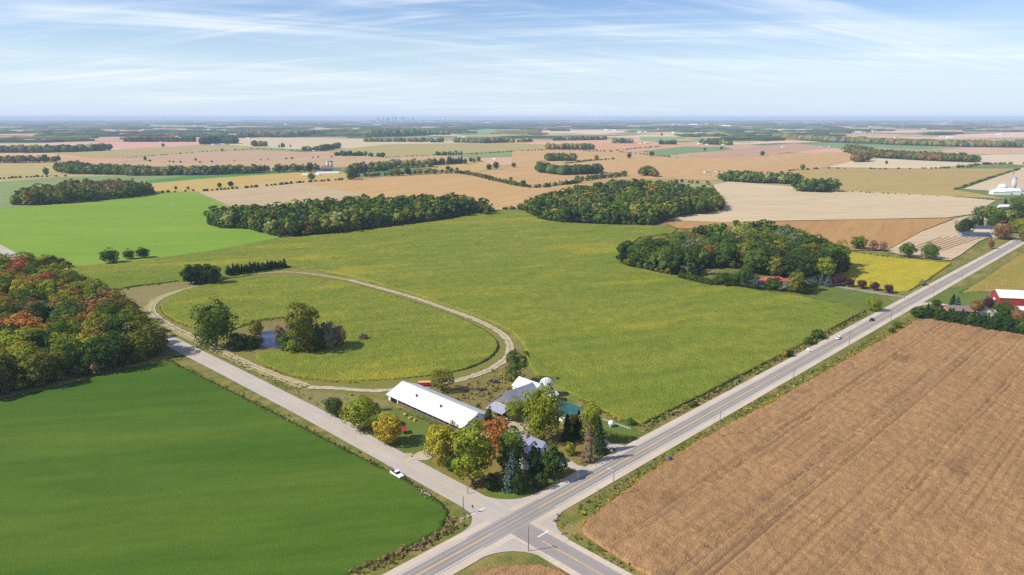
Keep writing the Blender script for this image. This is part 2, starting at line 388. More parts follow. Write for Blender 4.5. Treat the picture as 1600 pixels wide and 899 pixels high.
def smooth_poly(pts, n=3):
    """Chaikin rounding of a closed outline"""
    for _ in range(n):
        q = []
        for i in range(len(pts)):
            a, b = pts[i], pts[(i + 1) % len(pts)]
            q += [(a[0] * .75 + b[0] * .25, a[1] * .75 + b[1] * .25), (a[0] * .25 + b[0] * .75, a[1] * .25 + b[1] * .75)]
        pts = q
    return pts
def vnoise(x, y, s, seed=0):
    """cheap smooth value noise, about -1..1"""
    r = np.random.default_rng(seed); t = r.random((256, 256)).astype(np.float32) * 2 - 1
    fx, fy = x / s, y / s
    ix, iy = np.floor(fx).astype(int), np.floor(fy).astype(int)
    a, b = fx - ix, fy - iy
    a, b = a * a * (3 - 2 * a), b * b * (3 - 2 * b)
    g = lambda i, j: t[i % 256, j % 256]
    return (g(ix, iy) * (1 - a) + g(ix + 1, iy) * a) * (1 - b) + (g(ix, iy + 1) * (1 - a) + g(ix + 1, iy + 1) * a) * b
def crop(name, pts, cell, h, amp, mat, label, rot=45, lows=(), edge=0.35):
    """a standing crop: a bumpy sheet of plants with upright edges, resting on the ground"""
    a = R(rot); ca, sa = math.cos(a), math.sin(a)
    P = np.array(pts); Q = np.stack([P[:, 0] * ca + P[:, 1] * sa, -P[:, 0] * sa + P[:, 1] * ca], 1)
    lo, hi = Q.min(0), Q.max(0); nx, ny = int((hi[0] - lo[0]) / cell) + 2, int((hi[1] - lo[1]) / cell) + 2
    gx, gy = np.meshgrid(lo[0] + np.arange(nx) * cell, lo[1] + np.arange(ny) * cell, indexing='ij')
    cc = np.stack([(gx[:-1, :-1] + cell / 2).ravel(), (gy[:-1, :-1] + cell / 2).ravel()], 1)
    on = inside(Q, cc).reshape(nx - 1, ny - 1)
    ii, jj = np.nonzero(on)
    idx = np.arange(nx * ny).reshape(nx, ny)
    F = np.stack([idx[ii, jj], idx[ii + 1, jj], idx[ii + 1, jj + 1], idx[ii, jj + 1]], 1)
    used, inv = np.unique(F, return_inverse=True); F = inv.reshape(F.shape)
    V = np.stack([gx.ravel()[used], gy.ravel()[used]], 1)
    E = np.concatenate([F[:, [0, 1]], F[:, [1, 2]], F[:, [2, 3]], F[:, [3, 0]]])
    key = np.sort(E, 1); k1 = key[:, 0].astype(np.int64) * len(V) + key[:, 1]
    _, first, cnt = np.unique(k1, return_index=True, return_counts=True)
    B = E[first[cnt == 1]]
    bv = np.unique(B)
    A0, A1 = Q, np.roll(Q, -1, 0); best = np.full(len(bv), 1e9); bp = V[bv].copy()
    for s, e in zip(A0, A1):                          # pull the rim on to the outline
        d = e - s; t = np.clip(((V[bv] - s) @ d) / max(d @ d, 1e-9), 0, 1); pr = s + t[:, None] * d
        ds = np.hypot(*(V[bv] - pr).T); w = ds < best; best[w] = ds[w]; bp[w] = pr[w]
    w = best < cell * 1.5
    V[bv[w]] = bp[w] + rng.normal(0, edge * 0.4, (w.sum(), 2))
    r = rng.random(len(V))
    z = h + amp * (r - 0.6) + amp * 0.6 * vnoise(V[:, 0], V[:, 1], cell * 3.1, 3) + amp * 0.5 * vnoise(V[:, 0], V[:, 1], 14.0, 5)
    for v0, half, dz in lows: z -= dz * (np.abs(V[:, 1] + 0.35 * vnoise(V[:, 0], V[:, 0] * 0, 60, 9) - v0) < half)
    z[bv] -= 0.25 * amp
    z = np.maximum(z, 0.06)
    XY = np.stack([V[:, 0] * ca - V[:, 1] * sa, V[:, 0] * sa + V[:, 1] * ca], 1)
    T = np.column_stack([XY, z]); n = len(T)
    lowmap = np.full(n, -1); lowmap[bv] = n + np.arange(len(bv))
    T = np.vstack([T, np.column_stack([XY[bv], np.zeros(len(bv))])])
    S = np.stack([B[:, 1], B[:, 0], lowmap[B[:, 0]], lowmap[B[:, 1]]], 1)
    o = obj(name, np_mesh(name, T, [F, S], mat))
    return tag(o, label, 'crop', None, 'stuff')

GS = 90000.0
sheet('ground', [(-GS, -GS), (GS, -GS), (GS, GS), (-GS, GS)], 0.0, M['verge'], 'grassy verges and the flat farmland running to the horizon')

# crops near the crossroads
wheat = poly([(262, 562), (420, 640), (560, 712), (640, 752), (690, 785), (702, 800), (690, 828), (640, 854), (545, 899)]) + [W(60, 154), W(-40, 152), W(-60, 420), at(-60, 640), at(40, 622)]
wheat = wheat[:-3] + [W(-40, 330)] + [at(-20, 628), at(90, 604), at(200, 575)]
crop('wheat_crop', wheat, 1.3, 0.14, 0.10, M['wheat'], 'dark green young wheat field below the autumn wood', rot=0)
oval = poly([(250, 478), (275, 457), (340, 442), (430, 432), (500, 434), (560, 446), (640, 470), (700, 490), (750, 512), (775, 530), (780, 545), (765, 562), (735, 576), (700, 584), (640, 592), (560, 597), (500, 594), (450, 586), (412, 570), (392, 552), (430, 549), (490, 547), (530, 538), (538, 522), (515, 507), (480, 498), (440, 497), (405, 501), (375, 512), (350, 522), (310, 514), (272, 502), (255, 490)])
crop('soybean_crop', smooth_poly(oval, 2), 1.0, 0.85, 0.42, M['soy'], 'yellowing soybeans inside the oval dirt track', rot=10)
main_f = poly([(1352, 487), (1240, 546), (1120, 607), (1005, 664), (968, 655), (938, 640), (905, 622), (868, 606), (838, 588), (822, 566), (818, 540), (800, 520), (760, 500), (700, 478), (640, 458), (560, 435), (510, 425), (470, 419), (448, 418), (380, 433), (310, 441), (280, 440), (220, 447), (175, 454), (130, 438), (104, 420), (200, 411), (330, 393), (440, 374), (560, 362), (640, 352), (700, 344), (765, 330), (812, 326), (842, 343), (880, 349), (960, 352), (1060, 358), (1050, 366), (1000, 372), (974, 392), (966, 406), (985, 418), (1040, 429), (1110, 441), (1180, 454), (1260, 466), (1310, 476)])
crop('soybean_crop', main_f, 1.35, 0.9, 0.45, M['soy'], 'broad yellow green soybean field between the highway and the woods', rot=44)
yel = poly([(1322, 394), (1395, 403), (1487, 412), (1450, 438), (1420, 456), (1380, 454), (1300, 438), (1240, 430), (1270, 410)])
crop('soybean_crop', yel, 1.6, 0.8, 0.35, M['yellow_soy'], 'golden yellow soybean field beside the purple tree row', rot=45)
tram = [uv(1170, 713)[1], uv(1250, 746)[1], uv(1440, 746)[1], uv(1330, 700)[1] - 2]
lows = []
for v0 in tram: lows += [(v0 - 1.1, 0.5, 0.55), (v0 + 1.1, 0.5, 0.55)]
TRAM = [v for v, h, d in lows]
for k in range(16): lows.append((tram[0] - 9 - k * 9.4 + random.uniform(-2, 2), 0.4, 0.4))
brown = [W(118, 128.5)] + poly([(909, 828), (920, 812), (1000, 752), (1080, 697), (1200, 633), (1432, 503), (1460, 498), (1600, 524)]) + [W(560, 60), W(560, -60), W(300, -160), W(120, -160), W(150, 40), W(150, 80)]
brown = poly([(909, 828), (922, 812), (1000, 752), (1080, 697), (1200, 633), (1432, 503), (1460, 498), (1600, 524), (1760, 552)]) + [W(340, -150), W(150, -150), W(150, 60)] + poly([(1010, 899), (974, 878), (940, 856), (914, 838)])
crop('soybean_crop', brown, 0.75, 0.75, 0.42, M['brown_soy'], 'ripe brown soybean field with tyre tracks across the highway', rot=45, lows=lows)
TRAM_LINES = [[W(u, v - 0.35 * float(vnoise(np.array([float(u)]), np.array([0.0]), 60, 9)[0])) for u in range(150, 420, 6)] for v in TRAM]
crop('soybean_crop', poly([(1505, 458), (1545, 432), (1600, 395), (1690, 340), (1780, 380), (1640, 462), (1560, 455)]), 1.8, 0.75, 0.4, M['olive_crop'], 'patchy olive and tan soybean field behind the red barn', rot=45)
crop('soybean_crop', poly([(690, 925), (760, 890), (800, 882), (850, 884), (880, 894), (930, 930), (800, 1000)]), 0.9, 0.5, 0.35, M['brown_soy'], 'corner of ripe brown crop below the crossroads', rot=45)

zz = [0.02]
def patch(pts, mat, label, name='field', rnd=0, dz=0.006):
    zz[0] += dz
    P = poly(pts)
    if rnd: P = smooth_poly(P, rnd)
    return sheet(name, P, zz[0], mat, label)
patch([(104, 421), (130, 440), (175, 456), (280, 442), (448, 420), (500, 426), (640, 458), (760, 500), (818, 540), (800, 580), (660, 612), (600, 620), (500, 612), (420, 590), (240, 520), (160, 462)], M['mown'], 'mown grass around the oval track', 'grass')
patch([(165, 458), (280, 441), (370, 432), (300, 452), (245, 470), (232, 490), (190, 480)], M['fallow'], 'grey brown fallow strip left of the oval', 'field', 2)
patch([(690, 608), (760, 578), (800, 552), (818, 545), (825, 570), (840, 590), (830, 596), (770, 640), (720, 640), (700, 622)], M['weeds'], 'dry weedy ground behind the long barn', 'grass', 2)
patch([(500, 612), (600, 622), (612, 640), (560, 660), (520, 655), (440, 612)], M['fallow'], 'rough ground beside the side road', 'grass', 2)
patch([(585, 640), (612, 632), (720, 674), (660, 706), (640, 706), (570, 668)], M['lawn'], 'green farm lawn before the long barn', 'lawn', 2)
patch([(665, 722), (700, 700), (735, 680), (760, 672), (830, 700), (800, 740), (780, 770), (740, 768)], M['dry_lawn'], 'lawn under the corner trees', 'lawn', 2)
patch([(740, 772), (800, 760), (870, 748), (900, 742), (850, 765), (800, 784), (770, 786)], M['lawn'], 'grass corner by the crossroads', 'lawn', 2)
patch([(800, 700), (835, 665), (880, 655), (925, 660), (960, 690), (955, 708), (915, 732), (880, 720)], M['dry_lawn'], 'dry lawn behind the farmhouse', 'lawn', 2)
patch([(930, 655), (948, 652), (1000, 668), (990, 690), (960, 704), (935, 690)], M['lawn'], 'small lawn with the white tank', 'lawn', 2)
patch([(1090, 428), (1170, 420), (1200, 440), (1290, 448), (1410, 467), (1365, 493), (1260, 465), (1180, 453)], M['lawn'], 'lawns around the red roofed house', 'lawn', 1)
patch([(1425, 482), (1480, 445), (1560, 455), (1680, 470), (1680, 530), (1600, 520), (1460, 496)], M['lawn'], 'green farmyard lawn by the red barn', 'lawn', 1)
patch([(0, 392), (0, 326), (236, 300), (310, 301), (422, 356), (436, 372), (330, 392), (200, 410), (100, 418), (40, 402)], M['bright_green'], 'bright green field behind the oval')
T_, O_, P_, Q_ = (178, 156, 120), (182, 147, 98), (192, 172, 138), (198, 179, 146)
for rgb, lab, pts in [
    (T_, 'pale tan stubble behind the middle wood', [(310, 300), (460, 288), (480, 289), (560, 302), (640, 312), (640, 330), (430, 330), (420, 352), (400, 340)]),
    (O_, 'orange tan field behind the middle wood', [(460, 288), (560, 279), (640, 272), (712, 271), (745, 277), (800, 290), (830, 296), (905, 288), (960, 282), (1010, 281), (1000, 310), (860, 345), (815, 330), (760, 334), (640, 330), (560, 302), (480, 289)]),
    ((178, 152, 88), 'yellow olive strip by the farm tunnels', [(238, 299), (233, 287), (300, 281), (400, 273), (470, 268), (530, 268), (560, 279), (460, 287), (310, 300)]),
    ((84, 128, 58), 'thin bright green strip along the tree belt', [(205, 281), (290, 276), (400, 270), (470, 266), (470, 269), (400, 274), (300, 281), (233, 287)]),
    ((90, 130, 60), 'green meadow beside the farm belt', [(545, 276), (600, 267), (640, 266), (700, 269), (640, 272)]),
    ((126, 140, 86), 'grey green field by the small autumn wood', [(0, 285), (90, 277), (200, 274), (290, 272), (290, 276), (230, 282), (238, 288), (236, 300), (60, 322), (0, 326)]),
    ((168, 152, 98), 'olive tan field at the left', [(0, 257), (85, 255), (100, 268), (92, 277), (0, 285)]),
    ((162, 147, 96), 'olive field before the far farms', [(70, 239), (150, 236), (200, 233), (350, 226), (400, 228), (400, 233), (330, 237), (250, 243), (200, 247), (140, 246), (110, 243)]),
    ((176, 146, 114), 'pinkish tan stubble', [(200, 247), (250, 243), (330, 237), (400, 235), (520, 240), (545, 243), (480, 247), (400, 252), (330, 252), (290, 255), (240, 252)]),
    ((178, 149, 110), 'long tan field before the tree belt', [(200, 265), (240, 252), (290, 255), (330, 252), (400, 252), (480, 248), (545, 244), (600, 246), (680, 243), (740, 247), (760, 253), (660, 262), (600, 262), (520, 262), (430, 264), (300, 262)]),
    ((160, 146, 90), 'wide olive field in the distance', [(505, 237), (560, 231), (600, 226), (800, 224), (850, 226), (870, 233), (800, 236), (700, 241), (600, 246), (545, 243)]),
    (P_, 'pale tan field in the distance', [(270, 216), (400, 215), (570, 217), (690, 221), (800, 223), (600, 226), (560, 231), (505, 236), (430, 232), (350, 226), (370, 220)]),
    ((200, 152, 130), 'pink tan far field', [(150, 222), (230, 221), (340, 218), (330, 226), (200, 233), (150, 230)]),
    ((202, 162, 140), 'pale far field at the left edge', [(-80, 226), (60, 224), (150, 221), (150, 230), (80, 237), (-80, 233)]),
    (O_, 'broad orange tan fields in the middle distance', [(745, 270), (800, 260), (800, 237), (870, 234), (980, 239), (1000, 243), (1060, 247), (1240, 240), (1340, 237), (1372, 247), (1330, 253), (1290, 262), (1240, 268), (1180, 275), (1140, 280), (1110, 283), (1050, 280), (960, 281), (905, 287), (860, 290), (830, 294)]),
    ((178, 152, 92), 'small olive field by the conifer belt', [(660, 262), (760, 254), (765, 264), (745, 270), (715, 271)]),
    ((112, 136, 86), 'green field before the white farmhouses', [(1000, 237), (1070, 229), (1100, 230), (1130, 229), (1150, 234), (1070, 240), (1040, 244)]),
    ((116, 150, 82), 'far green meadow', [(600, 209), (680, 213), (650, 217), (600, 215)]),
    ((122, 152, 88), 'far green field', [(700, 207), (790, 203), (800, 207), (760, 211), (710, 210)]),
    ((124, 150, 90), 'thin far green field', [(1000, 214), (1080, 214), (1050, 220), (1000, 220)]),
    ((112, 140, 92), 'green field by the right wood', [(1230, 228), (1320, 222), (1480, 229), (1450, 233), (1380, 231), (1330, 234), (1285, 230)]),
    ((176, 140, 112), 'brown grey field', [(1075, 243), (1150, 233), (1240, 224), (1300, 231), (1270, 234), (1170, 246), (1100, 247)]),
    ((206, 182, 156), 'very pale far stubble strip', [(810, 204), (960, 204), (1000, 206), (930, 210), (880, 208)]),
    (Q_, 'pale stubble before the long right wood', [(1290, 262), (1330, 253), (1372, 248), (1450, 252), (1530, 256), (1460, 264)]),
    ((164, 142, 86), 'olive gold corn field', [(1235, 268), (1290, 263), (1460, 264), (1592, 264), (1490, 297), (1555, 308), (1570, 312), (1480, 307), (1300, 298), (1215, 284)]),
    (P_, 'pale stubble around the white farm', [(1592, 264), (1600, 262), (1680, 264), (1680, 300), (1560, 300), (1505, 296)]),
    ((190, 170, 136), 'large pale stubble field', [(1085, 296), (1140, 284), (1300, 298), (1480, 307), (1556, 314), (1520, 335), (1480, 341), (1215, 346), (1130, 348), (1030, 345), (1060, 338), (1128, 330)]),
    ((166, 128, 80), 'orange brown field behind the house wood', [(1030, 346), (1130, 348), (1215, 347), (1350, 344), (1490, 342), (1440, 362), (1385, 392), (1330, 392), (1240, 380), (1180, 360), (1060, 358)]),
    ((186, 165, 132), 'swathed pale stubble by the grey sheds', [(1385, 393), (1440, 363), (1495, 342), (1520, 337), (1560, 330), (1575, 360), (1530, 378), (1500, 400), (1485, 408), (1417, 402)]),
    ((192, 156, 126), 'brown far field at the right', [(1460, 238), (1520, 231), (1680, 232), (1680, 240), (1510, 242)]),
    (Q_, 'pale far field at the right', [(1510, 243), (1680, 241), (1680, 262), (1565, 257), (1530, 257)]),
    ((212, 172, 150), 'far pale field beyond the right woods', [(1490, 211), (1640, 205), (1640, 215), (1540, 216), (1500, 214)]),
]:
    patch(pts, far_mat(rgb), lab, dz=0.02)
FIELD_Z = zz[0]

# swath lines in the pale stubble: low windrows of straw
sw = MB()
for k in range(7):
    a, b = at(1405 + k * 11, 396 - k * 0.5), at(1470 + k * 12, 372 - k * 0.5)
    sw.box(0, 0, 0, 0, 0, 0); sw.v, sw.f = sw.v[:-8], sw.f[:-6]
    d = Vector((b[0] - a[0], b[1] - a[1], 0)); n = Vector((-d.y, d.x, 0)).normalized() * 0.9
    A, B = Vector((*a, FIELD_Z - .02)), Vector((*b, FIELD_Z - .02))
    sw.face([A - n, B - n, B + Vector((0, 0, .6)), A + Vector((0, 0, .6))]); sw.face([A + Vector((0, 0, .6)), B + Vector((0, 0, .6)), B + n, A + n])
tag(sw.build('straw_windrows', far_mat((168, 136, 104))), 'curved straw windrows on the pale stubble by the grey sheds', 'straw', None, 'stuff')

# ------------------------------------------------------------------ roads
def strip(name, line, w0, w1, z, mat, label=None, parent=None, kind='structure'):
    """a flat band following a centre line, from offset w0 to w1 (left is positive)"""
    pts = [Vector((*p, 0)) for p in line]; V, F = [], []
    for i, p in enumerate(pts):
        d = ((pts[min(i + 1, len(pts) - 1)] - p).normalized() + (p - pts[max(i - 1, 0)]).normalized()).normalized()
        n = Vector((-d.y, d.x, 0))
        V += [p + n * w0 + Vector((0, 0, z)), p + n * w1 + Vector((0, 0, z))]
        if i: F.append((2 * i - 2, 2 * i, 2 * i + 1, 2 * i - 1))
    me = np_mesh(name, [tuple(v) for v in V], [np.array(F)], mat)
    o = obj(name, me, parent)
    if parent is None: tag(o, label, None, None, kind)
    return o
vc = lambda u: 139.2 + 0.0066 * (u - 150)
def hw(u): return W(u, vc(u))
UX, VX = 138.9, 139.2                                  # the crossroads
HWY = [hw(u) for u in (-60, 60, 125, 153, 260, 420, 700, 1000, 1600, 3000, 6000)]
SIDE_N = [W(139.2, 143.0), W(139.1, 205), W(138.9, 255), W(137.2, 330), W(134.6, 412), W(133.0, 560), W(132, 786), W(128, 1500), W(124, 3000)]
SIDE_S = [W(138.6, 136), W(138, 100), W(137, 20), W(134, -200)]
def corner(su, sv, au, av, r, z, name, mat):
    """gravel or tar fillet in one quarter of the crossroads; au, av half widths of highway and side road"""
    cx, cy = UX + su * (au + r), VX + sv * (av + r)
    q = [(UX + su * (au - 0.5), VX + sv * (av - 0.5)), (UX + su * (au - .5), cy)]
    q = [(UX + su * (au - .6), VX + sv * (av - .6))]
    q += [(UX + su * (au - .6), cy)]
    for i in range(9):
        t = math.pi / 2 * i / 8
        q.append((cx - su * r * math.cos(t), cy - sv * r * math.sin(t)))
    q += [(cx, VX + sv * (av - .6))]
    return [W(*p) for p in q]
strip('road_shoulder', HWY, -6.8, 6.8, 0.16, M['gravel'], 'pale gravel shoulders of the highway')
strip('side_road', SIDE_N, -4.9, 4.9, 0.166, M['chipseal'], 'pale chip sealed side road past the barn')
strip('side_road_shoulder', SIDE_S, -6.0, 6.0, 0.162, M['gravel'], 'pale gravel shoulders of the dark side road')
side_s = strip('side_road', SIDE_S, -3.9, 3.9, 0.172, M['side_asphalt'], 'dark asphalt side road running out of the crossroads')
for i, (su, sv, au, r) in enumerate(((1, 1, 4.9, 13), (-1, 1, 4.9, 9), (1, -1, 6.0, 11), (-1, -1, 6.0, 14))):
    sheet('road_corner', corner(su, sv, au, 6.8, r, 0, '', None), 0.168 + 0.001 * i, M['chipseal'], 'rounded gravel corner of the crossroads')
road = strip('highway', HWY, -3.95, 3.95, 0.185, M['asphalt'], 'grey asphalt highway with yellow centre line')
def cut(line_fn, u0, u1, n=40): return [line_fn(u0 + (u1 - u0) * i / n) for i in range(n + 1)]
zl = 0.192
for off in (-2.55, -.95, .95, 2.55): strip('wheel_path', HWY, off - .38, off + .38, 0.1885, M['worn_asphalt'], parent=road)
for u0, u1, name in ((-60, 131, 'centre_line'), (151, 2500, 'centre_line')):
    strip(name, cut(hw, u0, u1), 0.08, 0.26, zl, M['paint_yellow'], parent=road); strip(name, cut(hw, u0, u1), -0.26, -0.08, zl, M['paint_yellow'], parent=road)
for u0, u1 in ((-60, 124), (155, 2500)):
    for s in (-1, 1): strip('edge_line', cut(hw, u0, u1), s * 3.5 - .09, s * 3.5 + .09, zl, M['paint_white'], parent=road)
side_n = [o for o in COL.objects if o.name == 'side_road'][0]
strip('centre_line', [W(139.2, 152), W(139.1, 205), W(138.9, 255), W(137.2, 330), W(134.6, 412), W(133, 560)], -0.14, 0.14, 0.178, M['paint_yellow'], parent=side_n)
strip('stop_line', [W(133.9, 151.2), W(139.0, 151.2)], -.22, .22, 0.18, M['paint_white'], parent=side_n)
strip('centre_line', [W(138.4, 126), W(137, 20), W(134, -200)], -0.16, 0.16, 0.182, M['paint_yellow'], parent=side_s)
strip('stop_line', [W(138.9, 128.2), W(143.6, 128.2)], -.22, .22, 0.182, M['paint_white'], parent=side_s)

for tl in TRAM_LINES: strip('tyre_track', tl, -.42, .42, 0.2, M['tilled'], 'dark tyre track through the ripe brown soybeans')
def strip_j(name, line, w, z, mat, label, jit=0.16):
    """like strip, with worn uneven edges"""
    L_ = [0.0]
    for a, b in zip(line, line[1:]): L_.append(L_[-1] + math.dist(a, b))
    n = max(4, int(L_[-1] / 1.6)); xs = np.interp(np.linspace(0, L_[-1], n), L_, [p[0] for p in line]); ys = np.interp(np.linspace(0, L_[-1], n), L_, [p[1] for p in line])
    V, F = [], []
    for i in range(n):
        d = Vector((xs[min(i + 1, n - 1)] - xs[max(i - 1, 0)], ys[min(i + 1, n - 1)] - ys[max(i - 1, 0)], 0)).normalized(); nn = Vector((-d.y, d.x, 0)); p = Vector((xs[i], ys[i], z))
        V += [tuple(p - nn * w / 2 * (1 + random.gauss(0, jit))), tuple(p + nn * w / 2 * (1 + random.gauss(0, jit)))]
        if i: F.append((2 * i - 2, 2 * i, 2 * i + 1, 2 * i - 1))
    return tag(obj(name, np_mesh(name, V, [np.array(F)], mat)), label, None, None, 'structure')
def path(name, pts, w, mat, label, z=0.13, it=2):
    P = [at(*p) for p in pts]
    for _ in range(it):
        q = [P[0]]
        for a, b in zip(P, P[1:]): q += [(a[0] * .75 + b[0] * .25, a[1] * .75 + b[1] * .25), (a[0] * .25 + b[0] * .75, a[1] * .25 + b[1] * .75)]
        P = q + [P[-1]]
    return strip_j(name, P, w, z, mat, label)
ring_r = [(545, 438), (640, 463), (700, 484), (752, 503), (786, 522), (799, 540), (793, 560), (770, 577), (735, 590), (700, 599), (660, 606), (630, 609)]
path('track', ring_r, 4.0, M['dirt'], 'pale gravel track round the right end of the oval', 0.256)
path('grass_track', ring_r, 0.9, M['grass_track'], 'grassy strip along the middle of the gravel track', 0.264)
path('track', [(640, 606), (610, 611), (570, 612), (530, 607), (482, 606)], 3.6, M['dirt'], 'pale gravel track running left from the barn', 0.262)
left = [(300, 450), (262, 460), (240, 472), (232, 483), (240, 496), (270, 514), (310, 533), (360, 558), (420, 585), (478, 604)]
path('grass_track', left, 6.5, M['grass_track'], 'worn grassy belt of the oval track', 0.25)
path('track', left, 1.0, M['dirt'], 'outer wheel rut of the oval track', 0.268)
path('track', [(x + 7, y - 1) for x, y in left], 0.9, M['dirt'], 'inner wheel rut of the oval track', 0.274)
path('grass_track', [(300, 450), (340, 436), (430, 425), (480, 427), (545, 438)], 5.0, M['grass_track'], 'grassy back stretch of the oval track', 0.244)
path('driveway', [(516, 664), (534, 660), (548, 668), (562, 660)], 4.5, M['chipseal'], 'short driveway apron by the round tree', 0.17)
path('driveway', [(630, 716), (652, 716), (672, 707), (692, 698), (730, 690), (770, 680), (800, 672), (832, 664)], 6.0, M['dirt'], 'gravel farm driveway from the side road to the yard', 0.171)
path('farmyard', [(790, 668), (815, 662), (832, 655)], 9.0, M['dirt'], 'gravel farmyard behind the orange maple', 0.176, 1)
path('driveway', [(915, 738), (895, 730), (872, 716), (858, 706)], 4.5, M['chipseal'], 'farmhouse driveway off the highway', 0.171)
path('driveway', [(985, 702), (962, 700), (945, 694), (925, 682)], 5.5, M['chipseal'], 'tree shaded driveway by the mailbox', 0.171)
path('driveway', [(1428, 478), (1448, 474), (1480, 477), (1520, 484), (1600, 492)], 5.0, M['gravel'], 'gravel driveway to the red barn', 0.171)
path('driveway', [(1412, 464), (1390, 462), (1350, 455), (1300, 447), (1230, 440)], 5.0, M['side_asphalt'], 'dark driveway under the purple trees', 0.171)
path('farmyard', [(1560, 490), (1585, 484), (1620, 486)], 14.0, M['gravel'], 'gravel yard before the red barn', 0.176, 1)

# pond
pond = smooth_poly(poly([(405, 524), (415, 517), (440, 514), (462, 518), (480, 530), (490, 541), (455, 546), (418, 546), (404, 535)]), 3)
wm, N, L, out = new_mat('water')
b = bsdf(N, L, out, srgb(58, 66, 78), 0.06, 0.5, noise(N, L, pos_uv(N, L), 0.8, 2), 0.02, 0.3)
sheet('pond_bank', smooth_poly(poly([(350, 526), (375, 513), (405, 502), (440, 498), (480, 499), (514, 508), (536, 522), (528, 537), (490, 548), (430, 551), (392, 552), (360, 540)]), 2), 0.24, M['weeds'], 'weedy bank round the pond')
sheet('pond', pond, 0.29, wm, 'small blue grey pond inside the oval field')

# ------------------------------------------------------------------ trees
def leaf_quads(C, Nrm, S, jit, r):
    n = len(C)
    Nn = Nrm + r.normal(0, jit, (n, 3)); Nn /= np.linalg.norm(Nn, axis=1)[:, None] + 1e-9
    a = np.cross(Nn, r.normal(0, 1, (n, 3))); a /= np.linalg.norm(a, axis=1)[:, None] + 1e-9
    b = np.cross(Nn, a)
    S = S[:, None]; asp = r.uniform(0.55, 1.0, (n, 1))
    V = np.stack([C + a * S, C + b * S * asp, C - a * S, C - b * S * asp], 1).reshape(-1, 3)
    F = np.arange(4 * n).reshape(n, 4)
    return V, F
def ico(sub, r, jit, rr):
    bm = bmesh.new(); bmesh.ops.create_icosphere(bm, subdivisions=sub, radius=1.0)
    V = np.array([v.co[:] for v in bm.verts]); F = np.array([[v.index for v in f.verts] for f in bm.faces]); bm.free()
    V = V * (1 + rr.normal(0, jit, (len(V), 1)))
    return V * np.array(r), F
def fib(n, r):
    i = np.arange(n) + 0.5; ph = np.arccos(1 - 2 * i / n); th = math.pi * (1 + 5 ** .5) * i + r.random() * 6
    return np.stack([np.cos(th) * np.sin(ph), np.sin(th) * np.sin(ph), np.cos(ph)], 1)
def crown(seed, z0, z1, rad, lumps, per, size, egg=0.0, open_=0.0, jit=0.36):
    """leafy crown for a tree 1 m tall: lumps of leaf clumps on an uneven egg, with a dense heart"""
    r = np.random.default_rng(seed)
    D = fib(lumps, r) + r.normal(0, 0.16, (lumps, 3)); D /= np.linalg.norm(D, axis=1)[:, None]
    zc, zr = (z0 + z1) / 2, (z1 - z0) / 2
    wz = 1 - egg * D[:, 2]
    lump_r = rad * r.uniform(0.30, 0.52, lumps)
    k = r.uniform(0.62, 0.98, lumps)
    LC = np.stack([D[:, 0] * rad * k * wz * .82, D[:, 1] * rad * k * wz * .82, zc + D[:, 2] * zr * k * .86], 1)
    Vs, Fs, n = [], [], 0
    for c, lr, d in zip(LC, lump_r, D):
        m = int(per * r.uniform(0.7, 1.25) * (1 - open_ * (r.random() < 0.25)))
        q = r.normal(0, 1, (m, 3)) + d * 0.9 + np.array([0, 0, 0.35]); q /= np.linalg.norm(q, axis=1)[:, None]
        P = c + q * lr * r.uniform(0.72, 1.12, (m, 1)) * np.array([1, 1, 0.85])
        v, f = leaf_quads(P, q, r.uniform(0.6, 1.25, m) * size, jit, r)
        Vs.append(v); Fs.append(f + n); n += len(v)
    kc = .6 if open_ == 0 else .4; cv, cf = ico(2, (rad * kc, rad * kc, zr * (kc + .06)), 0.14, r); cv = cv + np.array([0, 0, zc])
    return np.vstack(Vs + [cv]), np.vstack(Fs), cf + n
def conifer(seed, rad, levels, per, size, z0=0.04, droop=0.25, thin=0.0):
    r = np.random.default_rng(seed); C, Nn = [], []
    for i in range(levels):
        t = (i + r.uniform(-.2, .2)) / levels; z = z0 + (1 - z0) * t; rr = rad * (1 - t) ** 0.85 + 0.012
        nb = max(5, int(per * (1 - t) + 4)); th = r.random() * 6.28 + np.arange(nb) * 6.283 / nb + r.normal(0, .12, nb)
        ln = rr * r.uniform(0.72, 1.12, nb)
        for a, l in zip(th, ln):
            for s in np.linspace(0.35, 1.0, 4):
                if r.random() < thin: continue
                C.append((math.cos(a) * l * s, math.sin(a) * l * s, z - droop * l * s + r.normal(0, .008)))
                Nn.append((math.cos(a) * .55, math.sin(a) * .55, 0.8))
    C, Nn = np.array(C), np.array(Nn)
    v, f = leaf_quads(C, Nn, r.uniform(.7, 1.2, len(C)) * size, 0.4, r)
    k = 9; th = np.arange(k) * 6.283 / k; n = len(v)
    cone = np.vstack([np.stack([np.cos(th) * rad * .62, np.sin(th) * rad * .62, np.full(k, z0 + .02)], 1), [[0, 0, .93]]])
    cf = np.array([[n + i, n + (i + 1) % k, n + k] for i in range(k)])
    return np.vstack([v, cone]), f, cf
def trunk(seed, h, r0, limbs):
    r = random.Random(seed); m = MB()
    z, x, y, rad = 0.0, 0.0, 0.0, r0
    for i in range(3):
        nx, ny, nz, nr = x + r.uniform(-.012, .012), y + r.uniform(-.012, .012), z + h / 3, rad * 0.72
        m.tube((x, y, z - 0.01), (nx, ny, nz + 0.005), rad, nr, 7); x, y, z, rad = nx, ny, nz, nr
    for i in range(limbs):
        a = i * 6.28 / max(limbs, 1) + r.random(); zz_ = h * r.uniform(.5, .95)
        m.tube((0, 0, zz_), (math.cos(a) * .2, math.sin(a) * .2, zz_ + .2), rad * .8, rad * .25, 5)
    return m.mesh('trunk', M['bark'])
PROTO = {}
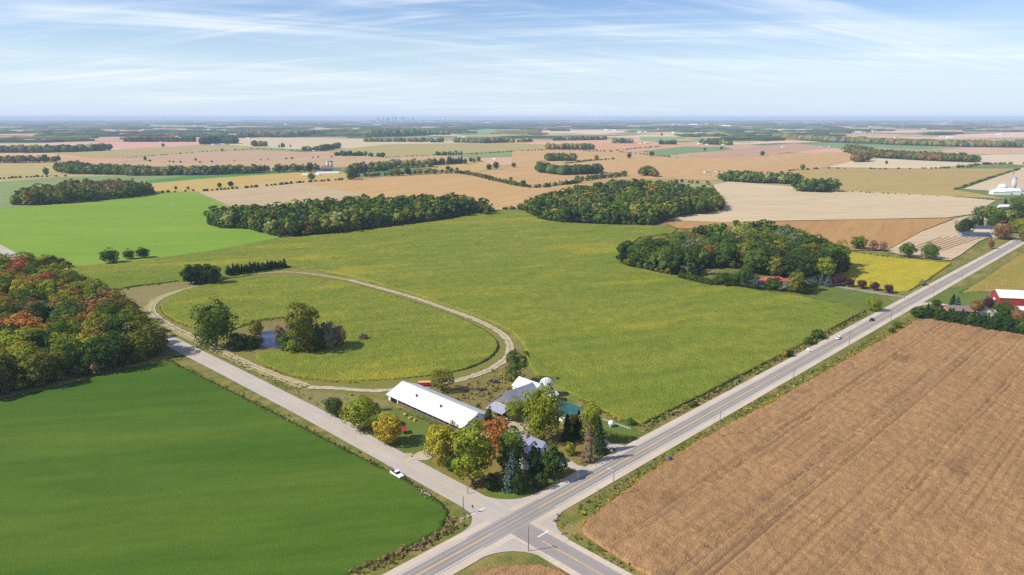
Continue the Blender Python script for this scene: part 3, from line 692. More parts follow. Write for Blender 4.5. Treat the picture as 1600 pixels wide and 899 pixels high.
def proto(key, vff, tr):
    V, Q, T = vff
    PROTO[key] = (np_mesh('crown', V, [Q, T], M['leaf']), tr)
proto('round0', crown(11, .05, 1.0, .40, 26, 105, .026), trunk(1, .5, .022, 4))
proto('round1', crown(12, .04, 1.0, .46, 30, 95, .027, .12), trunk(2, .45, .024, 5))
proto('round2', crown(13, .06, 1.0, .36, 24, 105, .026, -.08), trunk(3, .5, .02, 4))
proto('tall0', crown(14, .04, 1.0, .31, 28, 95, .024, .10), trunk(4, .55, .02, 4))
proto('tall1', crown(15, .05, 1.0, .28, 26, 95, .023, .15), trunk(5, .5, .018, 3))
proto('open0', crown(16, .08, 1.0, .38, 17, 120, .026, -.05, .6, .7), trunk(6, .6, .022, 6))
proto('open1', crown(17, .08, 1.0, .42, 20, 110, .027, .1, .5, .7), trunk(7, .6, .024, 6))
proto('bush', crown(18, .0, 1.0, .55, 16, 95, .045, .15), trunk(8, .4, .03, 3))
proto('spruce0', conifer(21, .25, 22, 15, .035), trunk(9, .9, .016, 0))
proto('spruce1', conifer(22, .30, 20, 16, .040, .02, .3), trunk(10, .9, .018, 0))
proto('bare_spruce', conifer(23, .27, 20, 14, .026, .05, .35, .35), trunk(11, .95, .016, 5))
proto('cedar', crown(24, .0, 1.0, .27, 22, 90, .028, .35), trunk(12, .6, .02, 0))
DECID = ['round0', 'round1', 'round2', 'tall0', 'tall1', 'open0', 'open1']
LEAF = dict(green=(84, 102, 40), dark=(66, 84, 36), deep=(52, 68, 34), olive=(112, 112, 44), lime=(120, 126, 40), yellow=(146, 136, 44), gold=(158, 136, 46), orange=(162, 106, 54), red=(150, 84, 60), rust=(126, 96, 56), brown=(128, 108, 74), grey=(112, 116, 92), blue=(70, 86, 76), purple=(70, 46, 52), needle=(48, 66, 34), bare=(122, 104, 80), pale=(136, 136, 74))
LEAFL = {k: np.array(srgb(*v)) for k, v in LEAF.items()}
def tree(name, XY, h, wscale, key, color, label, group=None, cat='tree', rz=None, jitter=0.12):
    cm, tm = PROTO[key]
    e = empty(name, (XY[0], XY[1], 0), random.random() * 6.28 if rz is None else rz)
    e.scale = (h * wscale * random.uniform(.88, 1.1), h * wscale * random.uniform(.88, 1.1), h); e.rotation_euler = (random.gauss(0, .04), random.gauss(0, .04), e.rotation_euler[2])
    t = obj('trunk', tm, e); c = obj('crown', cm, e)
    k = 1 + random.uniform(-jitter, jitter); col = LEAFL[color] * k
    c.color = (*col, 1.0)
    tag(e, label, cat, group)
    return e
BASE_W = dict(round0=.86, round1=.98, round2=.80, tall0=.68, tall1=.62, open0=.84, open1=.92, bush=1.2, spruce0=.52, spruce1=.62, bare_spruce=.56, cedar=.62)
def T(bx, by, ytop, wpx, key, color, label, name='tree', group=None, cat='tree'):
    X, Y = at(bx, by); h = height_to(X, Y, ytop); w = wpx * depth(X, Y) / FPX * (1.05 if 'spruce' in key else 1.24)
    return tree(name, (X, Y), h, w / (h * BASE_W[key]), key, color, label, group, cat)

# trees of the home farm
T(523, 650, 620, 27, 'round0', 'dark', 'small round dark green tree beside the side road apron', 'deciduous_tree')
T(566, 670, 617, 50, 'round0', 'lime', 'large yellow green tree between side road and farm lawn', 'deciduous_tree')
T(610, 693, 649, 38, 'round2', 'gold', 'orange topped yellow tree beside the red canopy on the lawn', 'deciduous_tree')
T(690, 611, 575, 31, 'open1', 'olive', 'brownish green tree behind the long barn near the red wagon', 'deciduous_tree')
T(691, 722, 662, 50, 'round0', 'yellow', 'golden topped round tree at the barn end by the driveway', 'deciduous_tree')
T(738, 757, 656, 56, 'tall0', 'lime', 'tallest yellow green tree on the corner lawn', 'deciduous_tree')
T(773, 716, 650, 38, 'open1', 'orange', 'orange autumn maple between barn end and farmhouse', 'maple_tree')
T(801, 742, 662, 42, 'tall0', 'green', 'fresh green tree against the farmhouse gable', 'deciduous_tree')
T(798, 764, 699, 34, 'spruce1', 'blue', 'blue grey spruce before the farmhouse', 'spruce_tree')
T(836, 748, 690, 20, 'cedar', 'needle', 'narrow dark cedar against the farmhouse wall', 'cedar_tree')
T(863, 748, 694, 34, 'cedar', 'dark', 'bushy dark green cedar beside the farmhouse driveway', 'cedar_tree')
T(849, 688, 600, 60, 'round1', 'lime', 'huge spreading olive yellow tree in the middle of the farmyard', 'deciduous_tree')
T(807, 658, 623, 29, 'round2', 'lime', 'small round bright green tree beside the grey barn', 'deciduous_tree')
T(924, 692, 626, 32, 'tall0', 'lime', 'yellow topped tree beside the soybean field corner', 'deciduous_tree')
T(917, 722, 655, 30, 'bare_spruce', 'bare', 'half bare brown spruce beside the highway', 'spruce_tree')
T(938, 708, 652, 26, 'spruce1', 'needle', 'dark green spruce behind the half bare brown one', 'spruce_tree')
T(806, 600, 542, 36, 'open0', 'green', 'lone tree between the track and the grey barn', 'deciduous_tree')
T(762, 664, 633, 11, 'cedar', 'dark', 'slim dark shrub at the gable of the long barn', 'cedar_tree')
T(886, 690, 645, 22, 'spruce0', 'deep', 'dark spruce in front of the teal roof', 'spruce_tree')
T(901, 684, 640, 18, 'spruce0', 'deep', 'slim dark spruce right of the teal roof', 'spruce_tree')
T(892, 668, 648, 22, 'bush', 'olive', 'olive shrub under the teal roof eave', 'shrub', cat='shrub')
T(891, 711, 691, 15, 'bush', 'lime', 'small light green shrub on the dry lawn', 'shrub', cat='shrub')
T(812, 770, 735, 24, 'bush', 'deep', 'dark low shrub under the blue spruce', 'shrub', cat='shrub')
T(768, 764, 742, 20, 'bush', 'deep', 'dark low shrub on the corner lawn', 'shrub', cat='shrub')
T(845, 762, 738, 18, 'bush', 'dark', 'round shrub in front of the dark cedar', 'shrub', cat='shrub')
T(706, 734, 706, 20, 'bush', 'dark', 'dark shrub under the golden round tree', 'shrub', cat='shrub')
# pond
T(338, 543, 469, 49, 'round1', 'green', 'large dark leafy tree left of the pond', 'deciduous_tree')
T(474, 550, 473, 41, 'round2', 'olive', 'large open tree standing right of the pond', 'deciduous_tree')
for i, (x, y, t, w, c, lab) in enumerate(((401, 523, 500, 18, 'olive', 'small olive shrub on the far pond bank'), (372, 546, 521, 30, 'deep', 'dark shrub in the shadow of the large pond tree'), (395, 545, 524, 24, 'deep', 'dark shrub at the left edge of the pond'),
        (447, 548, 518, 22, 'green', 'green shrub beside the pond water'), (437, 530, 510, 14, 'bare', 'twiggy brown shrub at the pond edge'), (498, 548, 512, 24, 'dark', 'tall dark shrub right of the pond'), (512, 546, 503, 26, 'grey', 'grey green shrub on the pond bank'), (528, 540, 508, 22, 'brown', 'brown shrub at the right end of the pond bank'), (460, 551, 530, 22, 'lime', 'light green shrub before the open pond tree'), (482, 550, 528, 22, 'olive', 'olive shrub before the pond bank trees'))):
    T(x, y, t, w, 'bush', c, lab, 'shrub', None, 'shrub')
T(567, 531, 521, 14, 'bush', 'bare', 'brown bush standing in the oval soybeans', 'shrub', cat='shrub')
# three round trees on the bright green field edge and neighbours
T(171, 411, 389, 23, 'round1', 'dark', 'largest of three round trees on the bright green field edge', 'deciduous_tree')
T(202, 405, 390, 15, 'round1', 'dark', 'smallest of three round trees on the bright green field edge', 'deciduous_tree')
T(224, 403, 387, 17, 'round1', 'deep', 'round tree farthest from the autumn wood on the field edge', 'deciduous_tree')
for i, (x, y, t, w) in enumerate(((82, 414, 399, 14), (95, 418, 403, 16), (106, 419, 409, 12))):
    T(x, y, t, w, 'round1', 'deep', 'dark bushy tree at the tip of the autumn wood', 'deciduous_tree', 'dark trees at the tip of the autumn wood')
# spruces behind the oval
for i in range(9):
    x = 299 + (i % 5) * 8.5 + (i // 5) * 4; T(x, 444 - (i // 5) * 5 - i % 2, 412 + 3 * (i % 3), 24, ('cedar', 'round2', 'spruce1')[i % 3], 'needle', 'dark spruce in the clump behind the oval track', 'spruce_tree', 'spruces in the clump behind the oval')
for i in range(14):
    x = 358 + i * 6.7; T(x, 432 - i * 1.05, 415 - i * 0.65 - (i * 7 % 4), 11, ('cedar', 'spruce1')[i % 2], 'needle', 'dark spruce in the straight row behind the oval track', 'spruce_tree', 'spruces in the row behind the oval')
# right side
for x, y, t, w, k, c, lab in ((1341, 390, 369, 20, 'round2', 'green', 'leafy tree at the corner of the golden field'), (1363, 392, 374, 13, 'open0', 'bare', 'thin brownish tree beside the leafy corner tree'), (1379, 393, 376, 10, 'open0', 'bare', 'smallest thin tree on the golden field edge'),
        (1417, 402, 378, 20, 'round0', 'green', 'round tree on the far edge of the golden field'), (1453, 405, 380, 21, 'round1', 'green', 'round tree near the highway end of the golden field'), (1363, 486, 462, 22, 'round1', 'lime', 'round yellow green tree at the tip of the soybean field beside the highway'),
        (1548, 389, 374, 8, 'tall1', 'rust', 'small reddish tree beside the highway and pale stubble')):
    T(x, y, t, w, k, c, lab, 'deciduous_tree')
for i, (x, y) in enumerate(((1305, 447), (1314, 445), (1328, 448), (1347, 451), (1367, 454), (1388, 458))):
    T(x, y, y - 14, 13, 'round0', 'purple', 'round purple leaved tree in the row along the dark driveway', 'ornamental_tree', 'purple trees along the dark driveway')
# around the red roofed house
for x, y, t, w, k, c, lab in ((1128, 447, 426, 24, 'bush', 'dark', 'dark hedge tree left of the red roofed house'), (1146, 448, 426, 22, 'round1', 'dark', 'dark round tree left of the red roofed house'), (1163, 450, 412, 22, 'round0', 'dark', 'tall dark tree beside the red roofed house'), (1178, 452, 430, 20, 'cedar', 'blue', 'grey green conifer by the house front'),
        (1208, 453, 434, 26, 'bush', 'dark', 'round dark bush before the red roof'), (1226, 455, 440, 20, 'bush', 'grey', 'grey green bush right of the red roofed house'), (1243, 458, 420, 20, 'tall1', 'olive', 'brownish cypress right of the red roofed house'), (1256, 459, 442, 20, 'bush', 'deep', 'low dark bush by the driveway end'),
        (1270, 454, 433, 17, 'round1', 'blue', 'small silvery tree near the driveway end'), (1294, 448, 428, 15, 'spruce1', 'blue', 'blue spruce at the start of the purple tree row'), (1283, 446, 424, 12, 'spruce0', 'blue', 'pale slim spruce by the house wood')):
    T(x, y, t, w, k, c, lab, 'garden_tree')
for i in range(10):
    T(1064 + i * 5.2, 436 + i * 1.2, 425 + i * 1.2, 10, 'bush', 'dark', 'clipped dark hedge shrub between soybeans and house lawn', 'hedge_shrub', 'hedge between soybeans and lawn', 'shrub')
# conifer row by the red barn
for i in range(26):
    x = 1434 + i * 6.7; T(x, 496 + i * 1.13, 474 + i * 1.0 + 2.5 * math.sin(i * 2.3) + (4 if i < 2 else 0), 15 if i else 19, 'spruce1' if i % 3 else 'cedar', 'needle' if i % 4 else 'dark', 'dark conifer in the windbreak row below the red barn', 'conifer_tree', 'windbreak conifers')
for x, y, t, w, k, c, lab in ((1463, 480, 468, 12, 'bush', 'dark', 'small round shrub by the gravel driveway'), (1487, 484, 459, 14, 'spruce0', 'needle', 'dark spruce beside the blue one by the driveway'), (1494, 486, 463, 20, 'spruce1', 'blue', 'broad blue spruce near the gravel driveway'), (1523, 492, 468, 18, 'round2', 'rust', 'brownish round tree among the farm roofs'),
        (1545, 482, 465, 14, 'round1', 'purple', 'dark purple tree beside the red barn wall'), (1566, 500, 470, 30, 'round1', 'dark', 'largest leafy tree before the red barn'), (1590, 508, 484, 18, 'round2', 'rust', 'rusty tree at the end of the barn yard'), (1606, 378, 352, 26, 'round1', 'olive', 'olive tree beside the highway bend'),
        (1468, 494, 480, 14, 'bush', 'green', 'green shrub left of the windbreak')):
    T(x, y, t, w, k, c, lab, 'farm_tree')
for x, y, t, w, k, c, lab in ((1510, 367, 338, 20, 'round1', 'deep', 'large dark tree left of the grey sheds'), (1501, 366, 344, 16, 'round0', 'dark', 'dark tree at the outer edge of the grey sheds'), (1526, 355, 335, 13, 'tall1', 'dark', 'narrow dark tree behind the grey sheds'), (1534, 355, 334, 8, 'spruce0', 'needle', 'slim spruce behind the grey sheds'), (1548, 357, 340, 16, 'round1', 'dark', 'dark tree right behind the grey sheds'),
        (1566, 374, 347, 26, 'round1', 'rust', 'large rusty green tree beside the highway by the sheds'), (1584, 364, 344, 22, 'round0', 'lime', 'yellow green tree beyond the rusty roadside tree'), (1558, 350, 330, 20, 'round1', 'dark', 'dark tree in the roadside grove behind the sheds'), (1575, 346, 322, 24, 'round0', 'dark', 'tall dark tree in the roadside grove'), (1592, 345, 318, 24, 'round1', 'deep', 'deep green tree in the roadside grove by the frame'), (1588, 326, 306, 22, 'round1', 'green', 'green tree below the white farm'), (1603, 332, 308, 22, 'round0', 'green', 'bright tree below the white farm'), (1571, 318, 310, 8, 'spruce1', 'purple', 'small dark conifer near the white farm'),
        (1596, 360, 340, 20, 'round0', 'yellow', 'yellowish tree in the roadside grove')):
    T(x, y, t, w, k, c, lab, 'farm_tree')
# bushes along the highway ditch and field edges
for x, y, w, c, lab in ((1277, 529, 16, 'dark', 'dark rounded ditch bush beside the highway near the white car'), (1263, 538, 13, 'dark', 'dark ditch bush left of the small white sign'), (1225, 558, 8, 'gold', 'golden slim bush on the soybean edge'), (1232, 557, 11, 'deep', 'low dark bush beside the golden slim one'), (1401, 513, 12, 'green', 'green bush on the brown field verge'), (1393, 520, 9, 'dark', 'small dark bush on the brown field verge'), (1441, 446, 10, 'grey', 'grey bush at the golden field ditch'), (1085, 634, 8, 'dark', 'low weed clump in the highway ditch'), (985, 664, 12, 'green', 'green clump at the soybean corner')):
    T(x, y, y - w * (1.6 if c == 'gold' else .9), w, 'bush', c, lab, 'shrub', cat='shrub')

# woods: the trees that show largest are things, the rest of each wood is one mass
def med_tree(seed, ff):
    r = np.random.default_rng(seed)
    V, Q, Tt = crown(seed, .03, 1.0, .40, 9, ff, 0.068 if ff > 30 else .078 if ff > 20 else .09, r.uniform(-.1, .2))
    tri = np.vstack([Q[:, [0, 1, 2]], Q[:, [0, 2, 3]], Tt])
    return V, tri
MED = [med_tree(40 + i, 15) for i in range(7)]; MED24 = [med_tree(50 + i, 19) for i in range(7)]; MED36 = [med_tree(57 + i, 27) for i in range(5)]
def low_tree(seed, conif=False):
    r = np.random.default_rng(seed)
    if conif:
        V, F = ico(2, (.24, .24, .5), .12, r); V[:, :2] *= (1.15 - 1.0 * (V[:, 2:3] + .5)).clip(.1, 1.2); V[:, 2] += .5
        return V, F
    V, F = ico(2, (.42, .42, .5), .14, r); V[:, 2] += .48
    return V, F
LOW = [low_tree(60 + i) for i in range(5)]; LOWC = [low_tree(70 + i, True) for i in range(3)]
def mass(name, items, label, protos, cat='trees', group=None):
    """items: (x, y, h, width factor, rgb) joined into one mesh"""
    Vs, Fs, Cs, n = [], [], [], 0
    for x, y, h, w, c in items:
        V, F = protos[int(rng.integers(len(protos)))] if isinstance(protos, list) else protos
        a = rng.random() * 6.283; ca, sa = math.cos(a), math.sin(a)
        X = V[:, 0] * h * w; Y = V[:, 1] * h * w
        Vs.append(np.stack([X * ca - Y * sa + x, X * sa + Y * ca + y, V[:, 2] * h], 1)); Fs.append(F + n); n += len(V)
        Cs.append(np.tile(c, (len(V), 1)))
    o = obj(name, np_mesh(name, np.vstack(Vs), [np.vstack(Fs)], M['leaf_mass'], col=np.vstack(Cs)))
    return tag(o, label, cat, group, 'stuff')
def scatter(P, s):
    P = np.array(P); lo, hi = P.min(0), P.max(0); out = []
    ny = int((hi[1] - lo[1]) / (s * .866)) + 2; nx = int((hi[0] - lo[0]) / s) + 2
    g = np.array([(lo[0] + (i + .5 * (j % 2)) * s, lo[1] + j * s * .866) for i in range(nx) for j in range(ny)])
    g = g + rng.normal(0, s * .22, g.shape)
    return g[inside(P, g)]
def pick(weights):
    k = list(weights); return random.choices(k, [weights[i] for i in k])[0]
WOODS = []   # (key, poly, spacing, h, weights, text)
G1 = dict(green=4, dark=3, olive=2.4, deep=1.6, lime=.5, pale=.3, rust=.2, orange=.06)
wl_ = poly([(252, 548), (222, 564), (150, 584), (60, 604), (-20, 622), (-150, 655)]) + [(-560, 560)] + [at(-40, 404, 15), at(40, 402, 14), at(90, 412, 14), at(130, 438, 14), at(170, 456, 14), at(212, 482, 14), at(238, 503, 14), at(250, 530, 6)]
WOODS.append(('autumn', wl_, 8.3, 17.0, dict(green=3, dark=2, olive=3.6, lime=2.0, deep=.8, yellow=1.0, rust=.8, orange=.6, red=.45, brown=.8), 'roadside autumn wood'))
w4 = poly([(972, 411), (985, 416), (1040, 429), (1085, 433), (1100, 418), (1170, 420), (1182, 432), (1235, 436), (1290, 440), (1322, 418)]) + [at(1322, 395, 16), at(1290, 372, 17), at(1240, 354, 17), at(1180, 347, 17), at(1100, 354, 17), at(1050, 364, 17), at(1000, 374, 16), at(985, 384, 14)]
WOODS.append(('house', w4, 9.0, 19.5, dict(green=4, dark=3, olive=1.6, deep=1.8, lime=.45, pale=.4, rust=.15, grey=.4, bare=.05), 'red roofed house wood'))
w2 = poly([(328, 352), (345, 357), (383, 358), (386, 358), (440, 371), (480, 369), (560, 360), (640, 350), (700, 342), (762, 330)]) + [at(764, 318, 15), at(720, 305, 17), at(640, 306, 17), at(560, 308, 17), at(480, 314, 17), at(430, 320, 17), at(385, 321, 17), at(326, 326, 16)]
WOODS.append(('middle', w2, 9.5, 19.0, G1, 'long middle wood behind the soybean field'))
w3 = poly([(812, 325), (850, 344), (880, 348), (960, 351), (1020, 352), (1060, 338), (1100, 334), (1128, 328)]) + [at(1126, 304, 15), at(1110, 294, 17), at(1060, 287, 17), at(1010, 283, 17), at(950, 285, 17), at(900, 292, 17), at(850, 303, 17), at(815, 312, 15)]
WOODS.append(('right_middle', w3, 9.5, 19.0, G1, 'right hand wood between soybeans and pale stubble'))
w5 = poly([(20, 321), (60, 321), (130, 316), (200, 309), (240, 303)]) + [at(238, 288, 14), at(190, 279, 17), at(100, 283, 17), at(40, 292, 17), at(22, 305, 12)]
WOODS.append(('small_autumn', w5, 10.5, 18.0, dict(green=2, dark=2, olive=2.5, rust=2, brown=1.5, lime=.5, orange=.3), 'small autumn wood above the bright green field'))
allt = []
for key, P, s, h0, wts, text in WOODS:
    for x, y in scatter(P, s):
        if depth(x, y) < 50: continue
        px_ = 800 + FPX * x / depth(x, y, 10)
        if px_ < -150: continue
        c = pick(wts); h = h0 * random.choice((random.uniform(.55, .85), random.uniform(.8, 1.08), random.uniform(.85, 1.22)))
        allt.append([h / depth(x, y, 10) * (1 if -25 < px_ < 1625 else .01), key, x, y, h, c, text])
allt.sort(key=lambda a: -a[0])
TEXT = {'green': 'green', 'dark': 'dark green', 'olive': 'olive', 'deep': 'deep dark green', 'lime': 'yellow green', 'yellow': 'yellow', 'rust': 'rusty brown', 'orange': 'orange', 'red': 'red', 'brown': 'brown', 'pale': 'pale green', 'grey': 'grey green', 'bare': 'greyish bare'}
for _, key, x, y, h, c, text in allt[:255]:
    if key == 'autumn' and 800 + FPX * x / depth(x, y, 10) < -60: continue
    k = random.choice(DECID[:5])
    P_ = np.array([q for q in WOODS if q[0] == key][0][1]); A_, B_ = P_, np.roll(P_, -1, 0); dd = B_ - A_
    tt = np.clip((((x, y) - A_) * dd).sum(1) / (dd * dd).sum(1), 0, 1); rim = np.hypot(*(A_ + tt[:, None] * dd - (x, y)).T).min()
    uu, vv = (x + y) * SQ, (y - x) * SQ
    if key == 'autumn': where = 'on the side road rim of' if rim < 9 and uu > 112 else 'on the wheat rim of' if rim < 9 and y < 380 else 'on the back rim of' if rim < 9 else 'inside'
    else: where = 'on the soybean rim of' if rim < 9 and x < 190 and y < 620 else 'on the garden rim of' if rim < 9 and y < 620 else 'on the stubble rim of' if rim < 9 else 'inside'
    siz = 'tall' if h > 1.06 * (17 if key == 'autumn' else 19.5) else 'low' if h < .88 * (17 if key == 'autumn' else 19.5) else 'mid height'
    tree('deciduous_tree', (x, y), h, random.uniform(.85, 1.35) * (1.25 if k.startswith('tall') else 1), k, c, '%s %s tree %s the %s' % (siz, TEXT[c], where, text), '%s %s trees %s the %s' % (siz, TEXT[c], where, text))
for key, P, s, h0, wts, text in WOODS:
    it = [(x, y, h, random.uniform(.85, 1.4), LEAFL[c] * random.uniform(.85, 1.15)) for _, k, x, y, h, c, _t in allt[255:] if k == key]
    # undergrowth along the rim
    for a, b in zip(P, P[1:] + P[:1]):
        L_ = math.dist(a, b)
        for t in np.arange(0, L_, 4.5):
            q = t / L_ + random.uniform(-.2, .2) / max(L_, 1); x, y = a[0] + (b[0] - a[0]) * q + random.uniform(-2.5, 1.5), a[1] + (b[1] - a[1]) * q + random.uniform(-1, 3)
            if key == 'house' and 1100 < 800 + FPX * x / depth(x, y) < 1330 and y < 560: continue
            it.append((x, y, random.uniform(3.5, 8), random.uniform(1.0, 1.5), LEAFL[pick(wts)] * random.uniform(.8, 1.1)))
    mass('woodland', it, 'mass of trees and undergrowth of the ' + text, MED36 if key in ('autumn', 'house') else MED24 if key != 'small_autumn' else MED)

# ------------------------------------------------------------------ far tree belts, hedges and woods
GB = dict(green=3, dark=3, olive=2, deep=2, pale=.8, grey=.8, lime=.4)
AB = dict(green=2, dark=2, olive=2, rust=1.5, brown=1.2, grey=.8)
CB = dict(needle=4, deep=3, dark=1)
HB = dict(dark=2, deep=2, olive=2, bare=1, green=1)
def along(pts, step):
    P = [at(*p) for p in pts]; out = []
    for a, b in zip(P, P[1:]):
        L_ = math.dist(a, b); n = max(1, int(L_ / step))
        out += [(a[0] + (b[0] - a[0]) * i / n, a[1] + (b[1] - a[1]) * i / n) for i in range(n)]
    return out + [P[-1]]
def belt(label, pts, hpx, step, rows, wts, protos=None, gap=0.0, wf=1.1, name='tree_belt'):
    it = []
    for x, y in along(pts, step):
        h0 = hpx * depth(x, y) / FPX
        for r in range(rows):
            if random.random() < gap: continue
            h = h0 * random.uniform(.65, 1.1)
            it.append((x + random.uniform(-.35, .35) * step, y + r * step * 1.1 + random.uniform(-.3, .3) * step, h, wf * random.uniform(.85, 1.25), LEAFL[pick(wts)] * random.uniform(.85, 1.15)))
    if it: mass(name, it, label, protos or LOW, 'trees')
belt('dark long wood at the left edge', [(-40, 239), (60, 239), (100, 238), (154, 236)], 11, 14, 5, GB)
belt('yellow green wood edge below the long left wood', [(-40, 255), (40, 255), (82, 254)], 12, 12, 3, dict(green=3, dark=2, lime=1, yellow=.5, olive=2), MED)
belt('leafy belt wood by the olive field', [(86, 268), (110, 272), (150, 273), (200, 274)], 13, 10, 9, dict(green=3, olive=3, lime=1, grey=1, dark=2), MED)
belt('grey green tree belt above the thin green strip', [(200, 275), (300, 274), (350, 273), (400, 271)], 14, 10, 4, dict(green=2, olive=2, grey=2, pale=1.5, dark=2), MED)
belt('tree row beside the farm tunnels', [(400, 270), (430, 270), (470, 269), (492, 268)], 13, 16, 2, GB, MED, .35)
belt('trees around the far silo farm', [(545, 272), (570, 268), (600, 268)], 14, 11, 3, GB, MED)
belt('bushy hedge line beside the green meadow', [(545, 280), (600, 276), (640, 274), (712, 271)], 9, 11, 2, GB, MED, .15)
belt('pale leafy belt on the meadow edge', [(590, 266), (620, 262), (660, 262), (672, 262)], 13, 11, 3, dict(pale=3, lime=1.5, grey=2, olive=2), MED)
belt('dark conifer belt above the meadow', [(672, 259), (720, 256)], 12, 8, 2, CB, LOWC, 0, 1.3)
belt('descending hedge across the orange field', [(712, 271), (730, 273), (750, 277), (772, 283), (800, 289), (828, 294)], 6, 7, 2, HB, MED, .15, 1.4)
belt('hedge trees below the orange fields', [(828, 294), (850, 293), (880, 289), (905, 286)], 6, 7, 2, HB, LOW, .3, 1.3)
belt('row of small conifers on the hedge', [(853, 291), (872, 289), (897, 286)], 7, 9, 1, CB, LOWC, .1)
belt('bushy belt rising to the right wood', [(905, 284), (930, 281), (975, 276)], 9, 10, 2, GB, MED)
belt('conifer windbreak of the white farmhouse', [(845, 270), (880, 274), (910, 273), (935, 271)], 14, 9, 4, dict(needle=2, deep=2, dark=2, green=1), LOW)
belt('square copse in the orange fields', [(856, 252), (896, 252)], 12, 9, 5, dict(green=3, dark=2, olive=1), MED)
belt('mixed copse behind the orange fields', [(858, 234), (924, 234)], 9, 14, 5, AB)
belt('dark hedge across the orange fields', [(885, 256), (920, 252), (960, 249)], 3, 8, 1, HB, None, .1, 1.5)
belt('hedge along the olive field', [(600, 247), (680, 243), (760, 240), (800, 237), (870, 234), (980, 239), (1060, 247)], 2.0, 11, 1, HB, None, .25, 1.6)
belt('hedge shrubs on the olive field edge', [(685, 243), (718, 242)], 6, 12, 2, dict(grey=2, dark=2, green=1))
belt('hedge along the green field of the white farms', [(920, 237), (960, 236), (1000, 232), (1030, 230)], 2, 12, 1, HB, None, .2, 1.5)
belt('belt behind the mixed copse', [(866, 220), (945, 219)], 7, 18, 3, GB)
belt('dark trees at the far farm group', [(958, 224), (987, 224)], 8, 16, 2, GB)
belt('dark belt by the far white farms', [(1033, 226), (1055, 226)], 7, 14, 2, CB)
belt('trees around the far white farmstead', [(1100, 226), (1142, 227)], 8, 13, 3, GB)
belt('clump at the orange field edge', [(1003, 275), (1012, 274), (1025, 277)], 15, 8, 2, dict(olive=2, bare=1, dark=2), MED)
belt('small trees on the right wood edge', [(1045, 287), (1068, 286), (1090, 288), (1110, 290)], 7, 10, 1, GB, MED, .2)
belt('long tree belt above the pale stubble', [(1132, 284), (1170, 286), (1210, 287), (1256, 289)], 17, 9, 4, dict(green=3, dark=3, pale=1, olive=1.5), MED)
belt('dense copse in the pale stubble', [(1253, 300), (1280, 301), (1301, 300)], 20, 8, 4, dict(dark=3, deep=2, green=2), MED)
belt('hedge above the olive gold corn', [(1210, 271), (1240, 267), (1290, 264), (1380, 265), (1470, 264)], 3.0, 9, 1, HB, None, .35, 1.5)
belt('long mixed wood at the right', [(1340, 240), (1372, 247), (1440, 251), (1500, 253), (1529, 254)], 13, 11, 8, dict(dark=2, green=2, rust=1.4, brown=1.2, olive=2), MED)
belt('clump beside the pale stubble strips', [(1336, 254), (1350, 253), (1356, 252)], 13, 9, 2, dict(rust=1, dark=2, olive=1), MED)
belt('wood band across the right distance', [(1240, 219), (1300, 223), (1400, 227), (1500, 230), (1600, 231), (1700, 232)], 9, 20, 14, AB)
belt('hedge of the right pale fields', [(1470, 264), (1510, 262), (1530, 258), (1565, 257), (1620, 257)], 4, 9, 1, HB, None, .25, 1.5)
belt('dark hedge bank between corn and pale stubble', [(1592, 265), (1560, 275), (1490, 297)], 3, 6, 1, HB, None, 0, 1.8)
belt('hedge below the olive gold corn', [(1300, 299), (1400, 304), (1480, 308), (1560, 313)], 2.2, 6, 1, HB, None, .3, 1.6)
belt('evergreens at the far left farms', [(196, 222), (250, 222), (300, 222)], 8, 18, 3, CB, LOW)
belt('tall evergreens by the blue roofed farm', [(314, 226), (340, 224), (366, 225)], 11, 16, 3, CB, LOW)
belt('far woodland by the left farms', [(372, 216), (400, 215), (440, 215), (498, 213)], 9, 20, 4, GB, None, .15)
belt('clump on the pinkish stubble', [(396, 229), (413, 229)], 9, 14, 2, GB)
belt('roadside evergreens on the stubble', [(437, 231), (446, 230), (456, 230)], 8, 18, 1, CB, LOWC)
belt('belt between the tan fields', [(474, 236), (502, 236), (526, 232)], 9, 14, 2, GB, None, .1)
belt('dark belt beside the olive field', [(528, 244), (565, 244)], 8, 11, 2, CB, LOW)
belt('spaced trees beside the olive field', [(567, 244), (600, 246)], 8, 26, 1, GB)
belt('far copse on the green meadow', [(572, 214), (620, 214), (660, 212)], 10, 25, 7, GB)
belt('long thin wood by the olive field', [(572, 222), (672, 222)], 7, 17, 2, AB)
belt('wood right of the thin one', [(674, 223), (700, 222)], 8, 18, 1, AB, None, .3)
belt('wood behind the olive field', [(712, 223), (760, 224), (792, 223)], 8, 16, 4, GB)
belt('trees by the olive field farm', [(800, 223), (830, 222)], 6, 16, 2, GB, None, .2)
belt('rough wood by the blue roofed meadow', [(640, 212), (700, 211)], 7, 26, 3, GB)
belt('dark hedge at the left olive field', [(-20, 281), (40, 278), (60, 277), (100, 276)], 3.5, 7, 1, HB, None, .2, 1.5)
belt('hedge on the tan field edge at the left', [(318, 299), (400, 293), (470, 286), (545, 281)], 4, 7, 1, HB, None, .25, 1.5)
belt('hedge bushes by the bright green field', [(236, 303), (300, 299)], 4, 8, 1, HB, None, .3, 1.5)
belt('dark hedge across the left tan fields', [(200, 247), (330, 237), (400, 233), (500, 236)], 1.8, 13, 1, HB, None, .3, 1.5)
belt('broken hedge before the grey green belt', [(220, 252), (300, 255), (400, 251), (540, 245)], 3, 16, 1, HB, None, .6, 1.4)
belt('dark trees between the two middle woods', [(765, 331), (785, 329), (812, 327)], 7, 6, 1, GB, MED, .1, 1.3)
belt('dark undergrowth on the field edge by the autumn wood', [(108, 421), (140, 441), (176, 456)], 4, 6, 1, GB, MED, .3, 1.4)
belt('low hedge at the fallow strip', [(180, 456), (220, 449), (245, 445)], 3, 4, 1, dict(olive=2, green=2, yellow=1), LOW, .3, 1.6)
